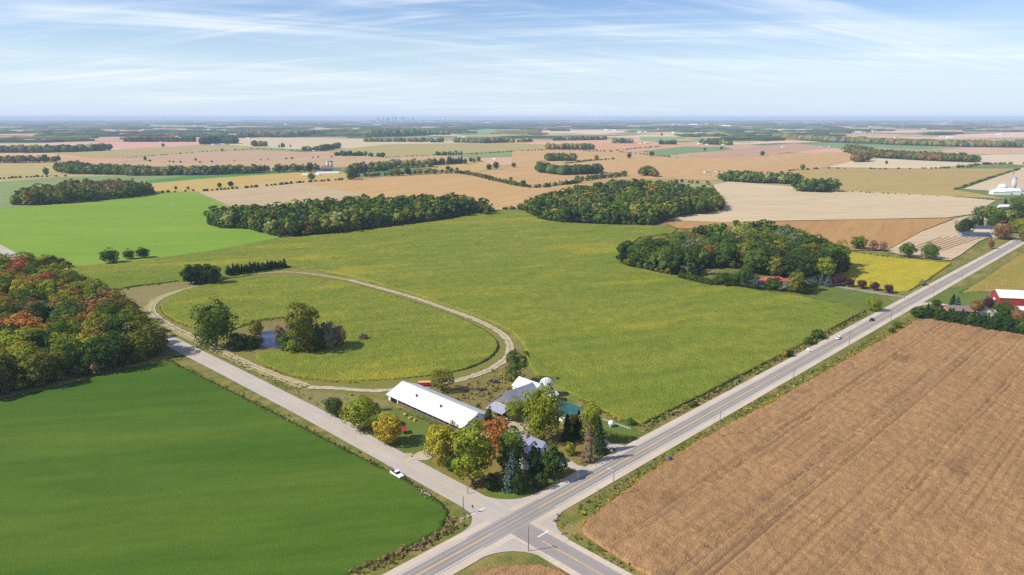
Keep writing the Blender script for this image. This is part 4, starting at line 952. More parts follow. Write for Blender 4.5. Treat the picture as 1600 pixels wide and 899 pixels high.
belt('dark hedge on the golden field edge', [(1324, 394), (1395, 404), (1470, 410)], 3, 4, 1, HB, None, .25, 1.5)
belt('leafy grove along the highway bend', [(1560, 345), (1590, 352), (1640, 345), (1700, 330)], 20, 9, 5, GB, MED)
lone = [(72, 275, 13), (436, 270, 14), (448, 269, 12), (465, 268, 11), (484, 269, 15), (550, 281, 17), (487, 283, 14), (727, 257, 9), (736, 254, 8), (741, 255, 8), (748, 253, 8), (764, 266, 10), (775, 265, 12), (700, 267, 8), (803, 262, 8), (818, 290, 9), (844, 265, 14), (852, 264, 11), (932, 251, 9), (983, 248, 9), (1018, 245, 9), (1101, 236, 6), (1127, 234, 5), (1191, 244, 8), (1254, 266, 9), (1385, 257, 6), (343, 294, 9), (361, 292, 9), (275, 297, 6), (294, 297, 6), (1034, 213, 5), (798, 283, 7), (347, 237, 5), (255, 230, 6), (164, 235, 4), (306, 252, 5), (227, 251, 6), (620, 275, 13), (637, 274, 13), (652, 273, 9), (1497, 263, 6)]
for i, (x, y, hp) in enumerate(lone):
    X, Y = at(x, y); h = hp * depth(X, Y) / FPX
    tree('field_tree', (X, Y), h, random.uniform(.95, 1.2), random.choice(['round0', 'round1', 'round2']), random.choice(['dark', 'deep', 'green', 'olive']), 'lone dark tree standing among the distant tan fields', 'lone trees in the distant fields')

spots = [(333, 226.5, 5), (340, 227, 6), (347, 226.5, 6), (355, 226.5, 6), (215, 222, 4), (252, 222.5, 5), (271, 222, 5), (388, 216.5, 6), (446, 212.5, 5), (450, 212.5, 5), (490, 237, 4), (525, 243.5, 4), (631, 210.5, 5), (641, 211, 4), (679, 212.5, 5), (724, 216.5, 9), (717, 216, 6), (750, 252.5, 6), (772, 250, 6), (822, 217.5, 6), (814, 212.5, 4), (856, 269, 9), (867, 268, 5), (888, 202.5, 5), (893, 202.5, 4), (947, 204, 8), (961, 204, 7), (1001, 224.5, 7), (1009, 225, 7), (1028, 224.5, 8), (1034, 225, 4), (1046, 225, 4), (1093, 226, 7), (1098, 226, 5), (1104, 226.5, 5), (1110, 225, 6), (1118, 224, 6), (1131, 221.5, 8), (1130, 227, 5), (1097, 209.5, 9), (1053, 208, 6), (1058, 208, 4), (1000, 207, 8), (1008, 207, 6), (1105, 270, 10), (1121, 269, 7), (1216, 230, 4), (1224, 230.5, 6), (1284, 230, 7), (1296, 230, 5), (1265, 199.5, 9), (1331, 201, 6), (1341, 208, 10), (1352, 208, 6), (1366, 206, 8), (1443, 203, 7), (1432, 204, 7), (1484, 215.5, 9), (1472, 214, 6), (1560, 211, 7), (1400, 216, 6), (1040, 193, 12), (1060, 195, 20), (1085, 195, 16), (1100, 194, 12), (1136, 197, 14), (590, 195.5, 12), (604, 198.5, 5), (563, 192, 20), (578, 192, 14), (420, 191, 8), (432, 191, 6), (447, 195, 8), (260, 196, 8), (305, 197, 6), (368, 197, 5), (378, 197, 7), (660, 191, 12), (672, 190, 10), (695, 190, 7), (722, 190, 8), (735, 190, 6), (780, 190, 8), (762, 192, 10), (900, 190, 8), (1163, 188.5, 10), (1297, 191, 12), (1480, 192, 4), (1560, 192, 5), (1245, 192, 10), (180, 205, 10), (327, 204, 7)]
# far woodland to the horizon: bumpy canopies in patches
def far_woods():
    seen = [at(x, y) for x, y, w in spots]
    Vs, Fs, Cs, n = [], [], [], 0
    keep = [np.array(poly(p)) for p in ([(600, 208), (690, 212), (660, 218), (600, 216)], [(700, 206), (800, 202), (800, 224), (600, 228), (505, 238), (270, 218), (270, 214), (600, 216), (760, 212)], [(810, 203), (960, 203), (1000, 206), (1080, 213), (1080, 224), (1000, 224), (930, 224), (850, 226)], [(1490, 210), (1640, 204), (1640, 216), (1500, 216)], [(150, 218), (340, 216), (340, 227), (150, 232)], [(1060, 226), (1240, 222), (1480, 228), (1300, 234), (1060, 248)])]
    for k in range(3000):
        D = 3300 * math.exp(random.random() ** .85 * 2.35)
        a = random.uniform(-.44, .44) * 1.9
        X, Y = D * math.tan(a) if abs(a) < 1.2 else 0, D
        if abs(X) > D * .85: continue
        if D < 6500 and any(inside(q, np.array([[X, Y]]))[0] for q in keep): continue
        if random.random() < (.72 if D < 5200 else .6 if D < 9000 else .3): continue
        sx, sy = random.uniform(120, 520) * (D / 5000) ** .5, random.uniform(50, 190) * (D / 5000) ** .5
        if any(0 < q[1] - D < 60 + .09 * D and abs(q[0] * D / q[1] - X) < sx * .6 for q in seen): continue
        r = random.choice((R(45), R(-45), R(0), R(20)))
        nx, ny = max(3, int(sx / 26)), max(2, int(sy / 30))
        nx, ny = min(nx, 13), min(ny, 5)
        gx, gy = np.meshgrid(np.linspace(-sx / 2, sx / 2, nx + 1), np.linspace(-sy / 2, sy / 2, ny + 1), indexing='ij')
        gx = gx + rng.normal(0, 5, gx.shape); gy = gy + rng.normal(0, 7, gy.shape)
        z = rng.uniform(7, 17, gx.shape); cx = np.ones_like(z)
        rim = np.zeros_like(z, dtype=bool); rim[0] = rim[-1] = True; rim[:, 0] = rim[:, -1] = True
        z[rim] *= .75
        idx = np.arange(z.size).reshape(z.shape)
        P = np.stack([gx.ravel() * math.cos(r) - gy.ravel() * math.sin(r) + X, gx.ravel() * math.sin(r) + gy.ravel() * math.cos(r) + Y, z.ravel()], 1)
        Q = np.stack([idx[:-1, :-1].ravel(), idx[1:, :-1].ravel(), idx[1:, 1:].ravel(), idx[:-1, 1:].ravel()], 1)
        loop = np.concatenate([idx[:-1, 0], idx[-1, :-1], idx[1:, -1][::-1], idx[0, 1:][::-1]])
        low = P[loop].copy(); low[:, 2] = 0; m = len(P); nl = len(loop)
        S = np.stack([loop, m + np.arange(nl), m + (np.arange(nl) + 1) % nl, np.roll(loop, -1)], 1)
        Vs += [P, low]; Fs += [Q + n, S + n]; n += m + nl
        base = LEAFL[pick(dict(dark=3, deep=2.5, green=2, olive=1, rust=.6))] * random.uniform(.8, 1.1)
        Cs.append(base * rng.uniform(.75, 1.2, (m + nl, 1)))
    o = obj('distant_woodland', np_mesh('distant_woodland', np.vstack(Vs), [np.vstack(Fs)], M['leaf_mass'], col=np.vstack(Cs)))
    tag(o, 'hazy patchwork of woods running to the horizon', 'woodland', None, 'stuff')
far_woods()

# weeds and tall grass tufts along ditches and field edges
def tufts():
    Vs, Fs, Cs, n = [], [], [], 0
    def add(x, y, s, c):
        nonlocal n
        u_, v_ = (x + y) * SQ, (y - x) * SQ
        if abs(v_ - vc(u_)) < 7.6 or abs(u_ - (139 if v_ < 260 else 139 - (v_ - 260) * .026)) < 5.3: return
        m = 7; q = rng.normal(0, 1, (m, 3)); q[:, 2] = abs(q[:, 2]) + .3; q /= np.linalg.norm(q, axis=1)[:, None]
        v, f = leaf_quads(np.array([x, y, s * .35]) + q * s * np.array([.6, .6, .45]), q, rng.uniform(.25, .5, m) * s, .6, rng)
        Vs.append(v); Fs.append(f + n); Cs.append(np.tile(LEAFL[c] * rng.uniform(.8, 1.15), (len(v), 1))); n += len(v)
    def row(pts, step, spread, smin, smax, wts, dens=1.0):
        for x, y in along(pts, step):
            if random.random() > dens: continue
            add(x + random.gauss(0, spread), y + random.gauss(0, spread), random.uniform(smin, smax), pick(wts))
    dry = dict(brown=3, pale=2, olive=2, bare=2, lime=.5, dark=1)
    row([(1350, 490), (1240, 551), (1120, 612), (1003, 670)], .55, 1.1, .5, 1.5, dict(dark=3, deep=2, olive=2, brown=2, bare=1), .8)
    row([(1350, 494), (1240, 556), (1120, 617), (1003, 677)], .6, 1.2, .3, .9, dry, .8)
    row([(915, 812), (1000, 747), (1080, 692), (1200, 627), (1430, 500)], .5, 1.3, .4, 1.1, dict(gold=2, lime=2, olive=3, pale=2, brown=1), .8)
    row([(911, 826), (924, 809), (1001, 750), (1081, 695), (1201, 631), (1431, 502)], .4, .35, .35, .8, dict(gold=3, yellow=2, orange=1.5), .9)
    row([(900, 800), (990, 742), (1080, 685), (1200, 621), (1420, 500)], .7, 1.0, .4, 1.1, dict(brown=2, olive=3, dark=1, bare=1), .6)
    row([(702, 800), (640, 752), (560, 712), (420, 640), (262, 562)], .6, .8, .3, .9, dry, .8)
    row([(708, 812), (696, 832), (640, 860), (548, 899)], .35, .9, .4, 1.3, dict(brown=4, bare=3, olive=1, rust=1), .95)
    row([(715, 822), (660, 850), (580, 890)], .5, 1.2, .4, 1.2, dict(brown=2, bare=2, olive=3, dark=1), .9)
    row([(860, 792), (880, 830), (930, 862), (1000, 905)], .6, 1.2, .4, 1.0, dict(olive=3, dark=1, pale=1, brown=1), .7)
    row([(480, 604), (420, 592), (330, 545), (262, 508)], .8, 1.2, .3, .8, dry, .6)
    row([(500, 632), (440, 602), (380, 571), (300, 533)], .7, 1.6, .3, .9, dry, .7)
    row([(770, 590), (800, 600), (770, 620), (730, 625), (760, 600)], .5, 5, .4, 1.5, dict(pale=3, brown=3, olive=3, bare=1), .9)
    row([(620, 638), (660, 655), (712, 678)], .6, .6, .3, .8, dict(bare=3, brown=2, olive=2), .8)
    row([(372, 513), (405, 503), (440, 499), (480, 500), (515, 509), (536, 523), (530, 538)], .5, 1.8, .4, 1.4, dict(pale=2, brown=2, olive=3, green=2), .9)
    row([(906, 625), (938, 642), (968, 658), (1003, 667)], .45, .5, .5, 1.1, dict(orange=2, rust=2, gold=2, olive=2), .9)
    row([(412, 572), (450, 588), (500, 596), (560, 599)], .5, .6, .4, 1.0, dict(gold=3, yellow=2, lime=1), .8)
    row([(250, 480), (256, 492), (272, 503), (310, 515)], .5, .6, .4, 1.0, dict(gold=3, yellow=2, lime=1), .8)
    row([(1350, 487), (1330, 480), (1240, 545)], .5, .6, .4, 1.0, dict(gold=3, yellow=2, lime=1), .6)
    row([(740, 780), (690, 750), (640, 722)], .8, 1.0, .2, .6, dry, .5)
    row([(570, 676), (600, 698), (650, 716)], .8, 1.0, .3, .8, dry, .6)
    row([(1496, 460), (1560, 420), (1640, 370)], .9, .8, .4, 1.0, dry, .7)
    o = obj('roadside_weeds', np_mesh('roadside_weeds', np.vstack(Vs), [np.vstack(Fs)], M['leaf_mass'], col=np.vstack(Cs)))
    tag(o, 'tall weeds and dry grass along ditches and field edges', 'weeds', None, 'stuff')
tufts()

# ------------------------------------------------------------------ buildings
def gable(name, label, cat, XY, lx, ly, eave, ridge, axis, wall, roof, rz=R(45), over=0.5, open_=(), group=None, base=0.0, parent=None, post_side=None):
    """walls, two-slope roof and openings; lx, ly are the plan sizes in the local frame, the ridge follows axis"""
    e = parent or empty(name, XY, rz)
    a, b = lx / 2, ly / 2
    half = b if axis == 'x' else a; ln = a if axis == 'x' else b
    m = MB().prism([(-half, 0), (half, 0), (half, eave), (0, ridge), (-half, eave)], axis, -ln, ln); m.build('wall', M[wall], e)
    sl = (ridge - eave) / half; t = 0.16; o = half + over; zo = eave - sl * over
    r = MB().prism([(-o, zo + .02), (0, ridge + .02), (o, zo + .02), (o, zo + .02 + t), (0, ridge + .02 + t), (-o, zo + .02 + t)], axis, -ln - over * .8, ln + over * .8)
    ro = r.build('roof', M[roof], e)
    for side, c, w, z0, h, part, mat in open_:
        d = 0.05; q = MB()
        if side in ('-x', '+x'):
            s = -1 if side == '-x' else 1; x = s * a
            q.box(min(x, x + s * d), max(x, x + s * d), c - w / 2, c + w / 2, z0, z0 + h)
        else:
            s = -1 if side == '-y' else 1; y = s * b
            q.box(c - w / 2, c + w / 2, min(y, y + s * d), max(y, y + s * d), z0, z0 + h)
        q.build(part, M[mat], e)
    if not parent: tag(e, label, cat, group)
    return e, ro

# long white barn: open cattle front towards the side road
BU0, BU1, BV0, BV1 = 170.0, 186.5, 197.5, 246.5
bl = empty('long_barn', W((BU0 + BU1) / 2, (BV0 + BV1) / 2), R(45))
tag(bl, 'long white metal roofed cattle barn with open front facing the lawn', 'barn')
hw_, hl = (BU1 - BU0) / 2, (BV1 - BV0) / 2
MB().box(hw_ - .2, hw_, -hl, hl, 0, 2.7).build('back_wall', M['white_wall'], bl)
for s in (-1, 1):
    MB().prism([(-hw_ + .3, 0), (hw_ - .2, 0), (hw_ - .2, 2.7), (0, 6.2), (-hw_ + .3, 2.7)], 'y', s * hl - (.2 if s > 0 else 0), s * hl + (0 if s > 0 else .2)).build('gable_wall', M['white_wall'], bl)
MB().box(-hw_ + .3, -hw_ + .5, hl - 7, hl - .2, 0, 2.7).build('front_wall', M['white_wall'], bl)
MB().box(-hw_ + 4.2, -hw_ + 4.4, -hl + .2, hl - .2, 0, 3.9).build('inner_wall', M['old_wood'], bl)
MB().box(-hw_ + .25, -hw_ + .3, hl - 6.2, hl - 1.6, 0, 2.2).build('door', M['dark_void'], bl)
sl = (6.2 - 2.7) / hw_
for s, nm in ((-1, 'roof'), (1, 'roof')):
    m = MB(); x1 = s * (hw_ + .6); z1 = 2.7 - sl * .6
    m.prism([(0, 6.3), (x1, z1 + .1), (x1, z1 + .22), (0, 6.42)] if s < 0 else [(0.01, 6.3), (0.01, 6.42), (x1, z1 + .22), (x1, z1 + .1)], 'y', -hl - .5, hl + .5)
    ro = m.build(nm, M['white_roof'], bl)
    for k in range(24):
        y = -hl + 1.2 + k * 2.03; x0_, x1_ = (s * .3, s * (hw_ + .55)); zf = lambda x: 6.42 - sl * abs(x) * 1.0
        MB().prism([(x0_, zf(x0_) - .02), (x1_, zf(x1_) - .02), (x1_, zf(x1_) + .07), (x0_, zf(x0_) + .07)], 'y', y - .05, y + .05).build('roof_seam', M['white_roof'], ro)
    if s < 0:
        for vy in (9.5, -6.5):
            MB().lathe([(.35, 4.2), (.35, 5.55), (.5, 5.6), (.05, 5.85)], 10, (-4.0, vy)).build('roof_vent', M['junk'], ro)
MB().box(-.35, .35, -hl - .4, hl + .4, 6.36, 6.52).build('ridge_cap', M['white_roof'], bl)
for k in range(13):
    y = -hl + .6 + k * 3.5
    if y < hl - 7: MB().box(-hw_ - .05, -hw_ + .2, y - .12, y + .12, 0, 2.72).build('post', M['old_wood'], bl)
for k in range(3): MB().box(-hw_ - .12, -hw_ - .06, -hl + .3, hl - 7, .35 + k * .42, .5 + k * .42).build('fence_rail', M['old_wood'], bl)
MB().lathe([(.35, 0), (.35, .06)], 12).build('gable_vent', M['dark_void'], bl, loc=(0, -hl - .06, 4.6)).rotation_euler = (R(90), 0, 0)
MB().box(-2.0, 2.0, -hl - .07, -hl - .01, 0, 2.6).build('door', M['blue_wall'], bl)

# grey timber barn with lean-to
g, _ = gable('timber_barn', 'weathered grey timber barn with metal roof beside the dome silo', 'barn', W(203.5, 200), 17.5, 10.5, 5.0, 9.2, 'x', 'old_wood', 'galvanised', open_=[('-x', 0, 1.6, 3.2, 2.0, 'door', 'dark_void'), ('-y', -4, 3.2, 0, 3.2, 'door', 'dark_void'), ('-y', 3, 1.0, 2.0, .9, 'window', 'dark_void')])
for k in range(11): MB().box(-8.83, -8.77, -5.0 + k, -4.9 + k, 0.1, 5.0 + (9.2 - 5) * (1 - abs(-5 + k) / 5.25) - .1).build('board_batten', M['old_wood'], g)
le = MB(); le.prism([(-14.4, 3.0), (-8.9, 4.6), (-8.9, 4.75), (-14.4, 3.15)], 'y', -5.2, 4.6); le_o = le.build('lean_to_roof', M['galvanised'], g)
for y in (-4.9, -1.7, 1.5, 4.3): MB().box(-14.2, -14.0, y - .1, y + .1, 0, 3.06).build('post', M['old_wood'], g)
gable('white_roofed_shed', 'white roofed shed joined behind the grey timber barn', 'shed', W(217.0, 206.0), 8.5, 12.5, 4.6, 7.4, 'y', 'white_wall', 'white_roof')
gable('white_roofed_shed', 'low white roofed shed between timber barn and dome silo', 'shed', W(217.5, 196.0), 7.0, 6.0, 3.6, 5.6, 'x', 'white_wall', 'white_roof')
si = empty('dome_silo', W(222.8, 201.2)); tag(si, 'short white silo with shining metal dome at the field edge', 'silo')
MB().lathe([(3.1, 0), (3.1, 5.4)], 28).build('wall', M['white_wall'], si, True)
MB().lathe([(3.2, 5.4)] + [(3.2 * math.cos(t), 5.4 + 3.0 * math.sin(t)) for t in np.linspace(0.05, 1.5, 9)] + [(.05, 8.42)], 28).build('dome', M['silver'], si, True)
# teal-roofed house and farmhouse
gable('teal_roofed_house', 'low farm building with teal metal roof half hidden by trees', 'house', W(211.5, 179.5), 11.0, 14.0, 3.2, 6.2, 'y', 'white_wall', 'teal_roof', open_=[('-x', -4, 1.4, .9, 1.2, 'window', 'glass'), ('-x', 0, 1.0, .1, 2.1, 'door', 'dark_void'), ('-x', 4, 1.4, .9, 1.2, 'window', 'glass'), ('-y', 0, 1.4, .9, 1.2, 'window', 'glass')])
fh, fr = gable('farmhouse', 'pale farmhouse with slate blue gabled roof behind the spruces', 'house', W(174.0, 163.0), 8.5, 11.0, 5.0, 8.6, 'y', 'white_wall', 'slate_roof', open_=[('-y', -2, 1.0, 1.0, 1.5, 'window', 'glass'), ('-y', 2, 1.0, 1.0, 1.5, 'window', 'glass'), ('-y', 0, .9, 5.4, 1.2, 'window', 'glass'), ('-x', -3, 1.0, 1.0, 1.5, 'window', 'glass'), ('-x', 3, 1.0, 1.0, 1.5, 'window', 'glass'), ('-x', 0, 1.1, .1, 2.1, 'door', 'dark_void')])
MB().box(-1.2, -.4, 2.2, 3.0, 6.5, 9.6).build('chimney', M['brick'], fr)
MB().prism([(-2.6, 0), (2.6, 0), (2.6, 4.2), (0, 7.0), (-2.6, 4.2)], 'x', -7.6, -4.28).build('wing_wall', M['white_wall'], fh, loc=(0, -1.2, 0))
MB().prism([(-3.0, 3.9), (0, 7.12), (3.0, 3.9), (3.0, 4.1), (0, 7.3), (-3.0, 4.1)], 'x', -7.9, -1.2).build('wing_roof', M['slate_roof'], fh, loc=(0, -1.2, 0))
# red-roofed house, red barn yard, grey sheds
rX = at(1207, 446)
rh, rr = gable('red_roofed_house', 'low white house with red hipped roof among garden trees', 'house', rX, 22, 11, 3.0, 3.2, 'x', 'white_wall', 'red_roof', rz=R(18), over=.6, open_=[('-y', -7, 1.8, .9, 1.3, 'window', 'glass'), ('-y', 0, 1.2, .1, 2.1, 'door', 'dark_void'), ('-y', 6, 2.2, .9, 1.3, 'window', 'glass')])
hip = MB(); x0, x1, y0, y1 = -11.7, 11.7, -6.2, 6.2
for q in ([(x0, y0, 3.3), (x1, y0, 3.3), (5, 0, 6.6), (-5, 0, 6.6)], [(x1, y1, 3.3), (x0, y1, 3.3), (-5, 0, 6.6), (5, 0, 6.6)], [(x0, y1, 3.3), (x0, y0, 3.3), (-5, 0, 6.6)], [(x1, y0, 3.3), (x1, y1, 3.3), (5, 0, 6.6)]): hip.face(q)
hip.build('hip_roof', M['red_roof'], rh)
MB().prism([(-4, 3.2), (0, 5.6), (4, 3.2)], 'y', -8.2, 0).build('porch_roof', M['red_roof'], rh, loc=(-5, 0, .1))
bX = at(1590, 479)
gable('red_barn', 'long red barn with white metal roof beside the gravel yard', 'barn', (bX[0] + 14, bX[1] + 6), 46, 15, 5.2, 8.8, 'x', 'red_wall', 'white_roof', rz=R(-12), open_=[('-y', -14, 5, 0, 3.6, 'door', 'red_paint'), ('-y', -1, 6, 0, 4.2, 'door', 'dark_void'), ('-y', 9, 6, 0, 4.0, 'door', 'red_paint'), ('-x', 0, 3.4, 0, 3.2, 'door', 'white_wall')])
gable('white_shed', 'small white roofed shed in front of the red barn', 'shed', at(1580, 476), 7, 5, 2.4, 3.8, 'x', 'red_wall', 'white_roof', rz=R(-12))
gable('red_shed', 'small red shed with white roof at the yard end', 'shed', at(1604, 490), 10, 6, 2.8, 4.4, 'x', 'red_wall', 'white_roof', rz=R(-12))
gable('brown_roofed_house', 'bungalow with brown roof behind the windbreak', 'house', at(1500, 490), 17, 9, 2.8, 5.0, 'x', 'brick', 'brown_roof', rz=R(-10), open_=[('-y', -4, 1.6, .9, 1.2, 'window', 'glass'), ('-y', 3, 1.6, .9, 1.2, 'window', 'glass')])
gable('brown_roofed_garage', 'small garage with brown grey roof right of the bungalow', 'garage', at(1537, 491), 9, 8, 2.6, 4.8, 'y', 'white_wall', 'brown_roof', rz=R(-10))
gable('grey_shed', 'long low shed with grey blue wall and dark roof by the pale stubble', 'shed', at(1522, 371), 26, 9, 3.2, 5.2, 'x', 'blue_wall', 'dark_roof', rz=R(-10))
gable('grey_house', 'white house with dark roof behind the long low shed', 'house', at(1536, 361), 24, 9, 3.4, 5.8, 'x', 'white_wall', 'dark_roof', rz=R(-10))
gable('grey_garage', 'pale garage beside the dark roofed house', 'garage', at(1547, 371), 10, 9, 3.0, 4.8, 'y', 'white_wall', 'grey_roof', rz=R(-10))
# white farm with tower silo at the right edge
for x, y, lx, ly, ev, rd, lab in ((1562, 304, 26, 14, 4.5, 7.5, 'white metal farm shed nearest the olive gold corn'), (1578, 304, 24, 16, 6, 10, 'white metal barn between the farm silos'), (1592, 303, 18, 14, 5, 8.5, 'white barn with grey roof at the tower silo')):
    gable('white_barn', lab, 'barn', at(x, y), lx, ly, ev, rd, 'x', 'white_wall', 'white_roof' if x < 1590 else 'galvanised', rz=R(-8))
def silo(XY, r, h, wall, cap, label, dome=True, name='silo'):
    e = empty(name, XY); tag(e, label, 'silo')
    MB().lathe([(r, 0), (r, h)], 24).build('wall', M[wall], e, True)
    prof = [(r * 1.02 * math.cos(t), h + r * (.9 if dome else .5) * math.sin(t)) for t in np.linspace(0.02, 1.52, 7)]
    MB().lathe(prof, 24).build('cap', M[cap], e, True)
    for z in np.arange(h * .15, h, h * .17): MB().lathe([(r + .06, z), (r + .06, z + .15)], 24).build('hoop', M['steel'], e)
    return e
silo(at(1582, 301), 4.0, 22, 'concrete', 'galvanised', 'tall concrete tower silo of the white farm')
silo(at(1565, 302), 7.0, 9, 'white_wall', 'white_roof', 'squat white grain bin of the white farm')
silo(at(1559, 303), 5.0, 5, 'white_wall', 'white_roof', 'smallest white grain bin of the white farm')
le_ = empty('grain_leg', at(1578, 301)); tag(le_, 'thin lattice grain elevator leg beside the tower silo', 'elevator')
for dx in (-.8, .8): MB().box(dx - .2, dx + .2, -.2, .2, 0, 31).build('leg_tube', M['steel'], le_)
MB().box(-1.6, 1.6, -1, 1, 30.5, 33).build('head', M['steel'], le_)
gable('small_white_house', 'small white house below the white farm', 'house', at(1568, 326), 12, 8, 3, 5.2, 'x', 'white_wall', 'white_roof', rz=R(-10))
# far silo farm at the left
for x, y, w, lab in ((486, 275, 26, 'long white greenhouse tunnel at the far silo farm'), (512, 272, 34, 'second white greenhouse tunnel beside the far barn')):
    X, Y = at(x, y); L_ = w * depth(X, Y) / FPX; e = empty('tunnel', (X, Y), R(12)); tag(e, lab, 'greenhouse')
    pr = [(6 * math.cos(t), 5.2 * math.sin(t)) for t in np.linspace(0, math.pi, 13)]
    MB().prism(pr, 'x', -L_ / 2, L_ / 2).build('cover', M['white_roof'], e); MB().prism([(p * .97, z * .97) for p, z in pr], 'x', -L_ / 2 - .3, -L_ / 2 - .05).build('end_wall', M['white_wall'], e)
gable('brown_barn', 'brown roofed barn beside the twin far silos', 'barn', at(511, 268), 22, 15, 7, 13, 'x', 'old_wood', 'brown_roof', rz=R(20))
silo(at(512.5, 265), 3.6, 17, 'concrete', 'galvanised', 'left of the twin concrete silos at the far farm')
silo(at(517.5, 265), 4.2, 17, 'concrete', 'dark_roof', 'dark capped twin concrete silo at the far farm')
gable('grey_barn', 'grey roofed shed beside the large dark tree of the far farm', 'shed', at(542, 269), 22, 12, 4, 7, 'x', 'white_wall', 'grey_roof', rz=R(10))
# distant farm buildings, each a small house or shed
for i, (x, y, w) in enumerate(spots):
    X, Y = at(x, y); k = depth(X, Y) / FPX; lx = w * k; big = lx > 60
    ly = lx * random.uniform(.5, .75) if not big else lx * .4
    hgt = min(max(lx * .28, 4), 12)
    gable('farm_building', 'white warehouse in the hazy distance' if big else 'small white farm building among the distant fields', 'warehouse' if big else 'building', (X, Y), lx, ly, hgt * (.6 if not big else .9), hgt, 'x', random.choice(['white_wall', 'white_wall', 'concrete']), random.choice(['white_roof', 'white_roof', 'grey_roof', 'galvanised']), rz=R(random.choice((-20, -8, 12, 40, -45))), group='distant warehouses' if big else 'distant farm buildings')
# city skyline and water tower
for i, (x, hpx, w) in enumerate(((590, 3, 3), (598, 4, 2.5), (604, 4.5, 3), (612, 8, 2.2), (616, 5.5, 3), (626, 6, 2.2), (629, 5, 2), (586, 3, 2), (640, 3, 3), (622, 4, 3))):
    X, Y = at(x, 192.0); k = depth(X, Y) / FPX; e = empty('office_tower', (X, Y + i * 60), R(20)); tag(e, 'hazy city tower on the far horizon', 'tower', 'city skyline on the horizon')
    hh = min((hpx * .22 + 7.3) * k, 136.0); MB().box(-w * k / 2, w * k / 2, -w * k / 2, w * k / 2, 0, hh).build('wall', M['tower'], e); MB().box(-w * k / 5, w * k / 5, -w * k / 5, w * k / 5, hh, hh * 1.05).build('roof_plant', M['tower'], e)
wt = empty('water_tower', at(694, 194)); tag(wt, 'white water tower in the far haze', 'water tower'); k = depth(*at(694, 194)) / FPX
MB().lathe([(k * .8, 0), (k * .5, k * 5), (k * 1.8, k * 7), (k * 1.8, k * 8.2), (k * .4, k * 9)], 16).build('tank', M['white_roof'], wt, True)

# ------------------------------------------------------------------ vehicles
def vehicle(name, label, cat, XY, rz, paint, pickup=False, z=0.19):
    e = empty(name, (*XY, z), rz); tag(e, label, cat)
    L_ = 2.9 if pickup else 2.3; wd = 1.0 if pickup else .9
    if pickup: prof = [(-L_, .45), (L_, .45), (L_, .95), (L_ - .15, 1.1), (.95, 1.15), (-L_, 1.15)]
    else: prof = [(-L_, .4), (L_, .4), (L_, .8), (L_ - .3, .92), (1.0, 1.0), (-1.7, 1.02), (-L_, .95)]
    body = MB().prism(prof, 'y', -wd, wd).build('body', M[paint], e)
    bv = body.modifiers.new('b', 'BEVEL'); bv.width = .09; bv.segments = 2
    cab = [(-.75, 1.13), (1.05, 1.13), (.45, 1.8), (-.6, 1.84)] if pickup else [(-2.0, .98), (1.05, .98), (.3, 1.45), (-1.2, 1.47)]
    MB().prism(cab, 'y', -wd * .86, wd * .86).build('window', M['glass'], e)
    (x2, z2), (x3, z3) = cab[2], cab[3]
    MB().box(x3 - .02, x2 + .02, -wd * .87, wd * .87, min(z2, z3) - .04, max(z2, z3) + .04).build('cab_roof', M[paint], e)
    if pickup:
        MB().box(-2.78, -.85, -.82, .82, 1.151, 1.17).build('truck_bed', M['dark_void'], e)
        for s in (-1, 1): MB().box(-2.85, -.8, s * .9 - .07, s * .9 + .07, 1.14, 1.3).build('bed_side', M[paint], e)
        MB().box(-2.9, -2.8, -.95, .95, 1.14, 1.3).build('tailgate', M[paint], e)
    for sx in (-1, 1):
        for sy in (-1, 1):
            w = empty('wheel', (sx * L_ * .62, sy * (wd - .05), .34)); COL.objects.unlink(w); bpy.data.objects.remove(w)
            t = MB().tube((0, -.12, 0), (0, .12, 0), .35, .35, 14).build('wheel', M['tyre'], e, loc=(sx * L_ * .62, sy * (wd - .06), .35))
            MB().tube((0, sy * .121, 0), (0, sy * .14, 0), .2, .18, 10).build('rim', M['steel'], t)
        for sy in (-1, 1): MB().box(sx * L_ - .03, sx * L_ + .03, sy * .7 - .16, sy * .7 + .16, .68, .84).build('headlight' if sx > 0 else 'tail_light', M['lamp'] if sx > 0 else M['red_paint'], e)
    return e
vehicle('pickup_truck', 'white pickup truck parked on the grass verge by the wheat', 'truck', at(620.5, 744), R(-45), 'car_white', True, 0.03)
vehicle('car', 'white car driving on the highway', 'car', hw(uv(1313, 531)[0]) if False else (lambda u: W(u, vc(u) + 1.8))(uv(1313, 531)[0]), R(225), 'car_white')
vehicle('car', 'dark blue car driving on the highway', 'car', (lambda u: W(u, vc(u) + 1.8))(uv(1363, 502)[0]), R(225), 'car_blue')
hv = empty('combine_harvester', at(1525, 330), R(30)); tag(hv, 'dark red harvester working in the pale stubble', 'harvester')
MB().box(-3.5, 3, -1.6, 1.6, 1.0, 3.6).build('body', M['harvester'], hv); MB().box(2.6, 4.2, -1, 1, 1.8, 3.9).build('cab', M['glass'], hv); MB().box(4.4, 5.6, -4, 4, .2, 1.2).build('header', M['harvester'], hv)
for sx, rr_ in ((2, .95), (-2.5, .7)):
    for sy in (-1.7, 1.7): MB().tube((sx, sy - .3, rr_), (sx, sy + .3, rr_), rr_, rr_, 12).build('wheel', M['tyre'], hv)
